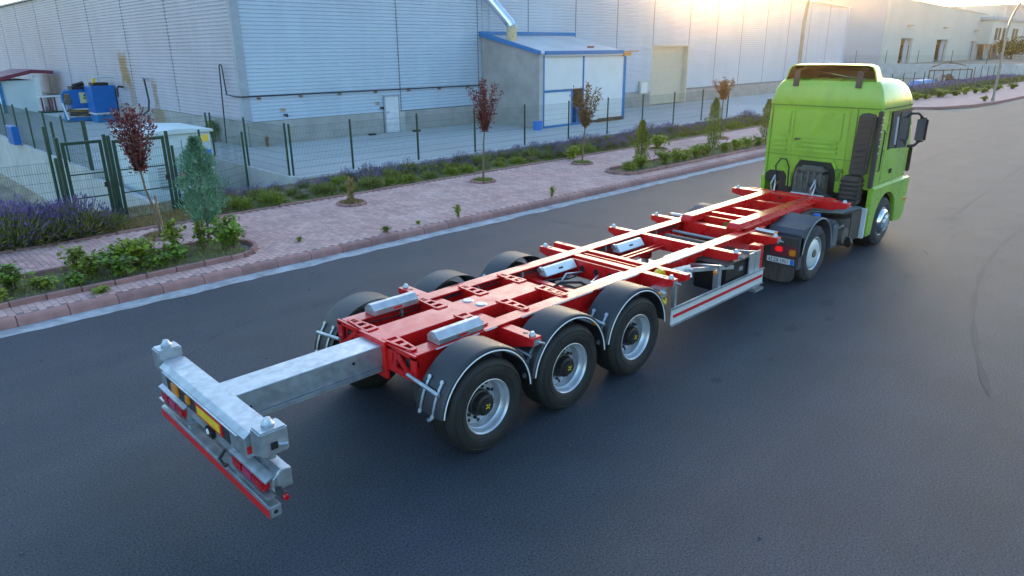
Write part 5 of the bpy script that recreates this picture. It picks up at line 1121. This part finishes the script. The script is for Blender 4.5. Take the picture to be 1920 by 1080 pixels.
ORD += ['twenty-' + q for q in ORD[:9]] + ['thirtieth'] + ['thirty-' + q for q in ORD[:9]] + ['fortieth'] + ['forty-' + q for q in ORD[:9]]
def lav_place(x, y, v, sc, label, group):
    t = bpy.data.objects.new('lavender_bush', None); C.objects.link(t); t.location = (x, y, .10); t.rotation_euler = (0, 0, rnd.uniform(0, 6.28)); t.scale = (sc, sc, sc * rnd.uniform(.9, 1.1)); t.empty_display_size = .2
    tag(t, label, 'lavender', group)
    for nm, me in zip(('foliage', 'flowers'), lav_me[v]): o = bpy.data.objects.new(nm, me); C.objects.link(o); o.parent = t; o['kind'] = 'stuff'
rows = [(12.0, (0, 0, 1, 4, 5, 5, 6), 'low lavender bush, %s from the conifer in the front hedge row', 'front row lavender bushes'),
        (12.65, (0, 1, 4, 5, 1, 4), 'lavender bush, %s from the conifer in the second hedge row', 'middle row lavender bushes'),
        (13.3, (1, 4, 2, 3), 'purple lavender bush, %s from the conifer in the third hedge row', 'rear row lavender bushes')]
for (yy, vs__, lab, grp) in rows:
    x = 2.35 + rnd.uniform(0, .3); ki = 0
    while x < 33.2:
        if not (yy > 14 and x < 6.4):
            ki += 1; lav_place(x, yy + rnd.uniform(-.12, .12), rnd.choice(vs__), rnd.uniform(.55, 1.08) * (.88 if yy < 12.2 else .92), lab % ORD[ki - 1], grp)
        x += rnd.uniform(.66, .95)
for k_, (x, y, v, sc) in enumerate(((-4.0, 11.85, 1, 1.2), (-3.3, 12.0, 2, 1.25), (-2.6, 11.8, 1, 1.2), (-1.9, 11.95, 3, 1.25), (-1.25, 11.85, 4, 1.2), (-.6, 11.95, 2, 1.15), (-.05, 12.05, 1, .95), (-3.6, 12.5, 3, 1.15), (-2.8, 12.45, 2, 1.2), (-2.1, 12.5, 3, 1.15), (-1.4, 12.45, 3, 1.1), (-.75, 12.45, 2, 1.0))):
    lav_place(x, y, v, sc * 1.18, 'big bluish lavender bush left of the gates, %s along its %s row' % (ORD[k_ % 7], 'front' if k_ < 7 else 'back'), 'lavender clump left of the gates')
# far hedge: one mass
n = 5000; c0 = np.stack([rng.uniform(51, 98, n), rng.uniform(12.2, 14.8, n), rng.uniform(.12, .75, n)], 1)
o = npobj('far_lavender', leaves(c0, rng.normal(size=(n, 3)) * .5 + [0, 0, 1], rng.uniform(.15, .3, n), rng.uniform(.05, .10, n)), 'lav_flower'); struct(o, 'stuff'); o['label'] = 'purple lavender hedge along the far pavement'
n = 14000; c0 = np.stack([rng.uniform(51, 98, n), rng.uniform(12.0, 14.8, n), rng.uniform(.10, .62, n)], 1)
o = npobj('far_hedge_leaves', leaves(c0, rng.normal(size=(n, 3)) * .5 + [0, 0, 1], rng.uniform(.15, .3, n), rng.uniform(.05, .10, n)), 'lav_leaf'); struct(o, 'stuff'); o['label'] = 'green foliage of the far lavender hedge'
# ---- dry grass
def grass(name, n, sampler, m, h=(.08, .22), w=.008, label=None):
    p = sampler(n); o = npobj(name, leaves(p, rng.normal(size=(n, 3)) * .45 + [0, 0, 1], rng.uniform(*h, n), np.full(n, w)), m); struct(o, 'stuff')
    if label: o['label'] = label
    return o
def smp(x0, x1, y0, y1, z): return lambda n: np.stack([rng.uniform(x0, x1, n), rng.uniform(y0, y1, n), np.full(n, z)], 1)
grass('dry_grass', 4200, smp(-.3, 2.6, 11.55, 12.75, .12), 'dry', label='dry grass in front of the gates')
grass('dry_grass', 5200, lambda n: (lambda x, y: np.stack([x, y, np.array([max(low(a, b), -.9 if a > 2 else -3) + .05 for a, b in zip(x, y)])], 1))(rng.uniform(-5, 2, n), rng.uniform(13, 18.5, n)), 'dry', h=(.1, .3), w=.012, label='dry grass on the bank behind the left fence')
grass('hedge_grass', 6000, smp(2.2, 33, 11.53, 11.85, .12), 'weed', h=(.05, .16), label='short grass at the foot of the hedge')
grass('bed_grass', 2600, smp(-5, 1.4, 7.6, 8.9, .15), 'weed', h=(.05, .2), w=.010, label='green weeds covering the left planting bed'); grass('bed_grass', 3600, smp(14.8, 32, 7.6, 8.5, .15), 'weed', h=(.05, .18), w=.010, label='green weeds covering the right planting bed')
for i, (px, py) in enumerate(pits):
    grass('pit_grass', 420, lambda n: (lambda r, t: np.stack([px + r * np.cos(t), py + r * np.sin(t), np.full(n, .14)], 1))(.30 * np.sqrt(rng.random(n)), rng.uniform(0, 6.28, n)), 'dry' if i in (0, 1, 5) else 'weed', h=(.05, .17), w=.012, label='dry grass in a round tree pit')
# ---- plum trees
def plum(x, y, label, lean, z0, z1, hw, nl, leaf, m, stake=True, seed=0):
    r = random.Random(seed); t = thing('plum_tree', label, 'tree', (x, y, .13)); top = (x + lean[0], y + lean[1], z0)
    MB().tube([(x, y, .10), (x + lean[0] * .3 + .02, y + lean[1] * .3, .13 + (z0 - .13) * .35), (x + lean[0] * .7 - .02, y + lean[1] * .7, .13 + (z0 - .13) * .7), top], [.034, .028, .024, .02], 8).build('trunk', 'bark', t, smooth=True)
    b = MB(); LP, LD = [], []
    for i in range(nl):
        a = 2 * math.pi * i / nl + r.uniform(-.3, .3); k = math.sqrt(r.random()) if i > 2 else .1; sp_ = hw * k; h = (z1 - z0) * (1.0 - .22 * k) * r.uniform(.72, 1.04)
        e = Vector((top[0] + sp_ * math.cos(a), top[1] + sp_ * math.sin(a), z0 + h)); mid = Vector((top[0] + sp_ * .5 * math.cos(a), top[1] + sp_ * .5 * math.sin(a), z0 + h * .36)); st = Vector((top[0], top[1], z0 - r.uniform(0, .15)))
        b.tube([st, mid, e], [.013, .009, .003], 5)
        m_ = int(85 * (h / (z1 - z0) + .2))
        for _ in range(m_):
            q = r.random() ** .85 * .98 + .02; p = st.lerp(mid, q * 2) if q < .5 else mid.lerp(e, q * 2 - 1); off = Vector((r.gauss(0, 1), r.gauss(0, 1), r.gauss(0, .7))) * (.042 * (1.15 - .5 * q))
            LP.append(p + off); LD.append((off.x * 9 + r.gauss(0, .4), off.y * 9 + r.gauss(0, .4), r.uniform(-.1, .9)))
    b.build('limbs', 'bark', t, smooth=True)
    LP = np.array(LP); vf = leaves(LP, np.array(LD), rng.uniform(.05, .085, len(LP)) * leaf, rng.uniform(.028, .045, len(LP)) * leaf)
    o = npobj('crown', vf, m, t); o.matrix_parent_inverse = Matrix.Translation(t.location).inverted()
    if stake: MB().tube([(x + .10, y + .06, .05), (x + .08 + lean[0] * .3, y + .05, z0 * .62)], .022, 6).build('stake', 'stake', t)
    return t
plum(.62, 10.4, 'dark red leaved young plum tree with stake in front of the gates', (-.2, .0), 1.72, 3.14, .56, 26, 1.2, 'leaf_plum', True, 3)
plum(10.28, 10.23, 'dark red plum tree before the concrete side of the annex', (.12, 0), 1.74, 3.28, .56, 22, 1.2, 'leaf_plum', True, 5)
plum(15.15, 10.25, 'brownish plum tree before the white annex doors', (.15, 0), 1.50, 2.97, .64, 22, 1.2, 'leaf_plum2', False, 8)
plum(25.0, 10.32, 'small orange brown young plum tree left of the green cab', (.0, 0), 1.95, 2.85, .48, 16, 1.35, 'leaf_plum3', False, 9)
# ---- conifers
def conifer(x, y, label, h, rad, z0, m, n, seed, shape=1.0):
    r = np.random.default_rng(seed); t = thing('conifer', label, 'tree', (x, y, .14))
    MB().tube([(x, y, .1), (x + .02, y, z0 + .3), (x, y, h * .8)], [.03, .024, .008], 8).build('trunk', 'bark', t, smooth=True)
    q = r.random(n) ** .8; zz = z0 + (h - z0) * q; rr_ = rad * np.sin(np.pi * np.clip((1 - q) * .78 + .03, 0, 1)) ** shape * (1 + .22 * np.sin(q * 23 + seed)); th = r.uniform(0, 2 * np.pi, n)
    rr_ = rr_ * (1 + .30 * np.sin(th * 5 + q * 9)) ; k = np.sqrt(r.random(n)) * .8 + .25; p = np.stack([x + rr_ * k * np.cos(th), y + rr_ * k * np.sin(th), zz - .05], 1)
    d = np.stack([np.cos(th) * .6, np.sin(th) * .6, np.full(n, 1.0)], 1) + r.normal(size=(n, 3)) * .35
    A = leaves(p, d, r.uniform(.06, .13, n), r.uniform(.018, .034, n)); o = npobj('crown', A, m, t); o.matrix_parent_inverse = Matrix.Translation(t.location).inverted()
    b = MB()
    for i in range(14):
        a = i * 2.4; zq = z0 + (h - z0) * (i + .5) / 16; rad_ = rad * .6 * (1 - i / 18); b.tube([(x, y, zq - .12), (x + rad_ * math.cos(a), y + rad_ * math.sin(a), zq + .08)], [.010, .004], 5)
    b.build('branches', 'bark', t)
    MB().tube([(x - .09, y - .02, .1), (x - .08, y - .02, 1.0)], .008, 6).build('stake', 'galv_white', t)
    return t
conifer(1.14, 9.0, 'blue green conifer sapling beside the leafy vine clump', 2.42, .38, .60, 'leaf_conifer', 5600, 3)
conifer(16.1, 8.35, 'narrow yellow green conifer at the start of the right bed', 1.72, .22, .35, 'leaf_conifer2', 2000, 5)
conifer(20.5, 8.1, 'tall narrow conifer in the middle of the right bed', 2.25, .26, .35, 'leaf_conifer2', 2200, 7)
conifer(24.6, 7.95, 'olive conifer beside the green cab', 2.0, .24, .35, 'leaf_conifer2', 2000, 9)
# ---- leafy vines in the kerb beds
def vine(ns, per, spread, h, seed, size):
    r = random.Random(seed); LP, LD, SZ = [], [], []; b = MB()
    for i in range(ns):
        a = r.uniform(0, 6.28); sp_ = spread * r.uniform(.25, 1); hh = h * r.uniform(.5, 1); p0 = Vector((r.uniform(-.1, .1), r.uniform(-.1, .1), 0)); p1 = Vector((sp_ * .45 * math.cos(a), sp_ * .45 * math.sin(a), hh)); p2 = Vector((sp_ * math.cos(a), sp_ * math.sin(a), hh * r.uniform(.5, .95)))
        b.tube([p0, p1, p2], [.007, .005, .003], 4)
        for k in range(per):
            q = .15 + .85 * k / per; p = (p0.lerp(p1, q * 2) if q < .5 else p1.lerp(p2, q * 2 - 1)) + Vector((r.gauss(0, .04), r.gauss(0, .04), r.gauss(0, .04))); aa = r.uniform(0, 6.28)
            LP.append(p); LD.append((math.cos(aa), math.sin(aa), r.uniform(-.4, .5))); SZ.append(size * r.uniform(.6, 1.25))
    SZ = np.array(SZ); return b.mesh('stems', 'bark'), leaves(np.array(LP), np.array(LD), SZ, SZ * .95, lobed=True)
vines = []
for i, (ns, per, spd, h) in enumerate(((26, 13, .42, .46), (30, 13, .46, .54), (22, 13, .36, .74), (36, 14, .48, .58))):
    st_, lf = vine(ns, per, spd, h, 40 + i, .09); vines.append((st_, np_mesh('leaves', *lf, 'leaf_vine'), np_mesh('leaves', *lf, 'leaf_vine2')))
def vine_place(x, y, v, sc, label, group, alt=0, z=.14, hs=1.0):
    t = bpy.data.objects.new('vine_shrub', None); C.objects.link(t); t.location = (x, y, z); t.rotation_euler = (0, 0, rnd.uniform(0, 6.28)); t.scale = (sc, sc, sc * hs); t.empty_display_size = .2; tag(t, label, 'shrub', group)
    for nm, me in (('stems', vines[v][0]), ('leaves', vines[v][1 + alt])): o = bpy.data.objects.new(nm, me); C.objects.link(o); o.parent = t; o['kind'] = 'stuff'
LV = [(-3.4, 8.1, 1, 1), (-2.95, 7.85, 0, .95), (-2.6, 8.3, 2, 1.1), (-2.2, 8.0, 0, .7), (-1.75, 7.85, 1, .62), (-1.35, 8.1, 2, .9), (-1.0, 7.85, 3, .95), (-.62, 8.2, 1, 1.05), (-.25, 7.95, 3, .75), (-1.5, 8.5, 2, .9), (-.85, 8.55, 1, .95), (-.45, 8.6, 3, .9), (.1, 8.05, 0, .75)]
for i, (x, y, v, sc) in enumerate(LV): vine_place(x, y, v, sc, 'leafy green vine shrub, %s in order from the left along the left bed' % ORD[i], 'vine shrubs in the left kerbside bed', i % 2, hs=rnd.uniform(.6, 1.15))
vine_place(1.25, 8.25, 3, 1.15, 'dense dark leafy vine clump at the conifer foot', None, 0)
vine_place(.28, 8.6, 2, .75, 'tall thin vine sprig near the middle of the left bed', None, 1, hs=1.35)
vine_place(.82, 8.55, 2, .62, 'small upright vine sprig left of the conifer', None, 1, hs=1.4)
RV = [(14.9, 7.95, 0, .8), (15.6, 8.0, 1, .85), (17.0, 8.0, 3, .85), (17.7, 7.9, 1, .9), (18.4, 8.0, 0, .9), (19.1, 7.95, 3, .85), (19.8, 8.0, 1, .85), (21.2, 7.95, 0, .9), (22.0, 7.9, 3, .8), (22.9, 7.95, 1, .85), (23.8, 7.9, 0, .9), (25.6, 7.9, 3, .9)]
for i, (x, y, v, sc) in enumerate(RV): vine_place(x, y, v, sc, 'yellow green vine shrub, %s from the left in the right bed' % ORD[i], 'vine shrubs in the right kerbside bed', 1)
for i in range(14): vine_place(52.5 + i * 1.9 + rnd.uniform(-.6, .6), 11.5 - i * .12 + rnd.uniform(-.4, .4), (0, 1, 3)[i % 3], rnd.uniform(1.0, 1.7), 'bushy green shrub on the far pavement, %s from the left' % ORD[i], 'shrubs along the far pavement', 1, hs=rnd.uniform(.6, .9))
vine_place(20.1, 10.35, 3, 1.05, 'yellowish round bush in the bare tree pit', None, 1); vine_place(58.0, 7.4, 0, .9, 'small bush at the foot of the far street lamp', None, 1)
vine_place(15.7, 11.2, 1, .9, 'green bush behind the brownish plum tree', None, 1); vine_place(8.35, 26.2, 2, 1.3, 'green weed growing at the warehouse corner plinth', None, 0, z=.2)
for (x, y, sc, lab) in ((4.4, 7.05, .42, 'small weed at the kerb nearest the conifer side'), (6.55, 7.03, .35, 'small weed at the kerb in the middle of the bare pavement'), (10.0, 7.0, .32, 'small weed at the kerb nearest the right bed'), (5.4, 7.15, .25, 'tiny weed between two kerb weeds'), (-1.5, 7.12, .5, 'weed spilling over the left bed border towards the kerb'), (2.6, 7.75, .3, 'flat weed on pavement right of the vine clump')):
    vine_place(x, y, 2 if sc < .45 else 0, sc, lab, None, 1, z=.125, hs=1.3 if sc < .4 and y < 7.1 else .5)
# dried sapling in the second pit, dead herb at the plinth
def tuft(name, x, y, z, n, h, label, cat, m='dry', spr=.3):
    p = np.tile([[x, y, z]], (n, 1)) + rng.normal(size=(n, 3)) * [.04, .04, 0] + np.outer(rng.random(n) * h * .8, [0, 0, 1]); t = thing(name, label, cat, (x, y, z))
    MB().tube([(x, y, z), (x + .01, y, z + h * .6), (x, y + .01, z + h)], [.012, .008, .003], 6).build('stem', 'bark', t)
    o = npobj('twigs', leaves(p, rng.normal(size=(n, 3)) * spr + [0, 0, .8], rng.uniform(.06, .13, n), rng.uniform(.012, .03, n)), m, t); o.matrix_parent_inverse = Matrix.Translation(t.location).inverted(); return t
tuft('dry_sapling', 5.55, 10.33, .13, 420, .82, 'dried brown sapling in a round pit on the pavement', 'sapling')
tuft('dry_herb', 9.2, 22.75, .2, 300, .5, 'dried orange herb at the foot of the warehouse front', 'plant', spr=.6)
# far trees
def fartree(x, y, z, rad, h, label, n, seed):
    r = np.random.default_rng(seed); t = thing('far_tree', label, 'tree', (x, y, z)); MB().tube([(x, y, z), (x, y, z + h * .6)], [.25, .1], 7).build('trunk', 'bark', t)
    cl = r.normal(size=(26, 3)); cl = unit(cl) * (r.random((26, 1)) ** .4); i = r.integers(0, 26, n); p = cl[i] * [rad * .75, rad * .75, h * .36] + r.normal(size=(n, 3)) * [rad * .2, rad * .2, h * .1] + [x, y, z + h * .58]
    o = npobj('crown', leaves(p, r.normal(size=(n, 3)), r.uniform(.3, .55, n), r.uniform(.2, .35, n)), 'leaf_far', t); o.matrix_parent_inverse = Matrix.Translation(t.location).inverted()
fartree(152, 25, 1.6, 3.0, 3.6, 'olive bush in front of the office ground floor', 1500, 1); fartree(138, 18.5, 1.6, 3.4, 4.6, 'round olive tree at the right edge before far block', 1900, 2); fartree(160, 20, 1.6, 4, 5.5, 'olive tree behind the one at the right edge', 1700, 4)
tag(MB().tube([(76, 15.4, .1), (76, 15.4, 1.0)], .03, 5).build('stem', 'bark'), 'thin', 'plant') if False else None
tuft('red_shrub', 77.5, 15.6, .1, 500, 1.5, 'reddish shrub in the far yard beside the pipe frame', 'shrub', 'leaf_plum3', .8)
# ---- air: a thin even haze added for the lens glow around the low sun
HAZE = True
if HAZE:
    hz = struct(MB().box(-25, 330, -45, 130, -4.5, 16.5).build('glow_haze', 'black'), 'stuff'); hm = bpy.data.materials.new('glow_haze'); hm.use_nodes = True; hn = hm.node_tree; hn.nodes.remove(hn.nodes['Principled BSDF'])
    pv = hn.nodes.new('ShaderNodeVolumePrincipled'); pv.inputs['Color'].default_value = (1.0, .90, .72, 1); pv.inputs['Density'].default_value = .00021; pv.inputs['Anisotropy'].default_value = .93
    hn.links.new(pv.outputs[0], hn.nodes['Material Output'].inputs['Volume']); hz.data.materials.clear(); hz.data.materials.append(hm)

# ---- grit and scraps on the carriageway
n = 260; p = np.stack([rng.uniform(-4, 26, n), np.where(rng.random(n) < .5, 6.3 - rng.exponential(.5, n), rng.uniform(-5, 6.2, n)), np.full(n, .004)], 1)
b = MB()
for q in p:
    s_ = rnd.uniform(.004, .011); b.obox((q[0], q[1], .004 + s_ * .3), (s_ * 2, s_ * 1.6, s_), Matrix.Rotation(rnd.uniform(0, 3), 3, 'Z'))
o = struct(b.build('grit', 'grit'), 'stuff'); o['label'] = 'fine grit lying on the asphalt'
# ---- loose pieces become objects of their own
for o in list(bpy.data.objects):
    if o.type != 'MESH': continue
    bn = o.data.name.split('.')[0]
    if bn in ('side_wall', 'cross_rail', 'reflective_tape', 'tank_bracket', 'plinth', 'wall_core', 'guard_edge', 'door_rail', 'door_panel', 'threshold', 'beam_hole', 'bolster_hole', 'rest_pin', 'rest_slot', 'door_reveal', 'corner_post', 'bar_bolt', 'seam_band', 'intake_rib', 'pipework', 'valve_pipes', 'mast', 'shutter_mark', 'step_ledge', 'vent', 'print', 'hose', 'tank_strap', 'orange_valve', 'pillar_vent', 'tunnel_frame', 'end_frame'): 
        if bn not in ('end_frame', 'tunnel_frame', 'corner_post'): sep(o)
    elif bn in ('retaining_wall', 'terrace_wall', 'low_wall'): sep(o, 'wall_segment')
    elif bn in ('block_heap',): sep(o, 'block')
    elif bn in ('mirror_arm',): sep(o)
    elif bn in ('timber_stand',): sep(o, 'beam')
    elif bn in ('wheel_nuts', 'cap_mark', 'mesh_panel', 'limbs', 'branches', 'stems', 'fender_strap', 'gusset', 'roller_door', 'plate_text', 'slab_joint'): o['kind'] = 'stuff'
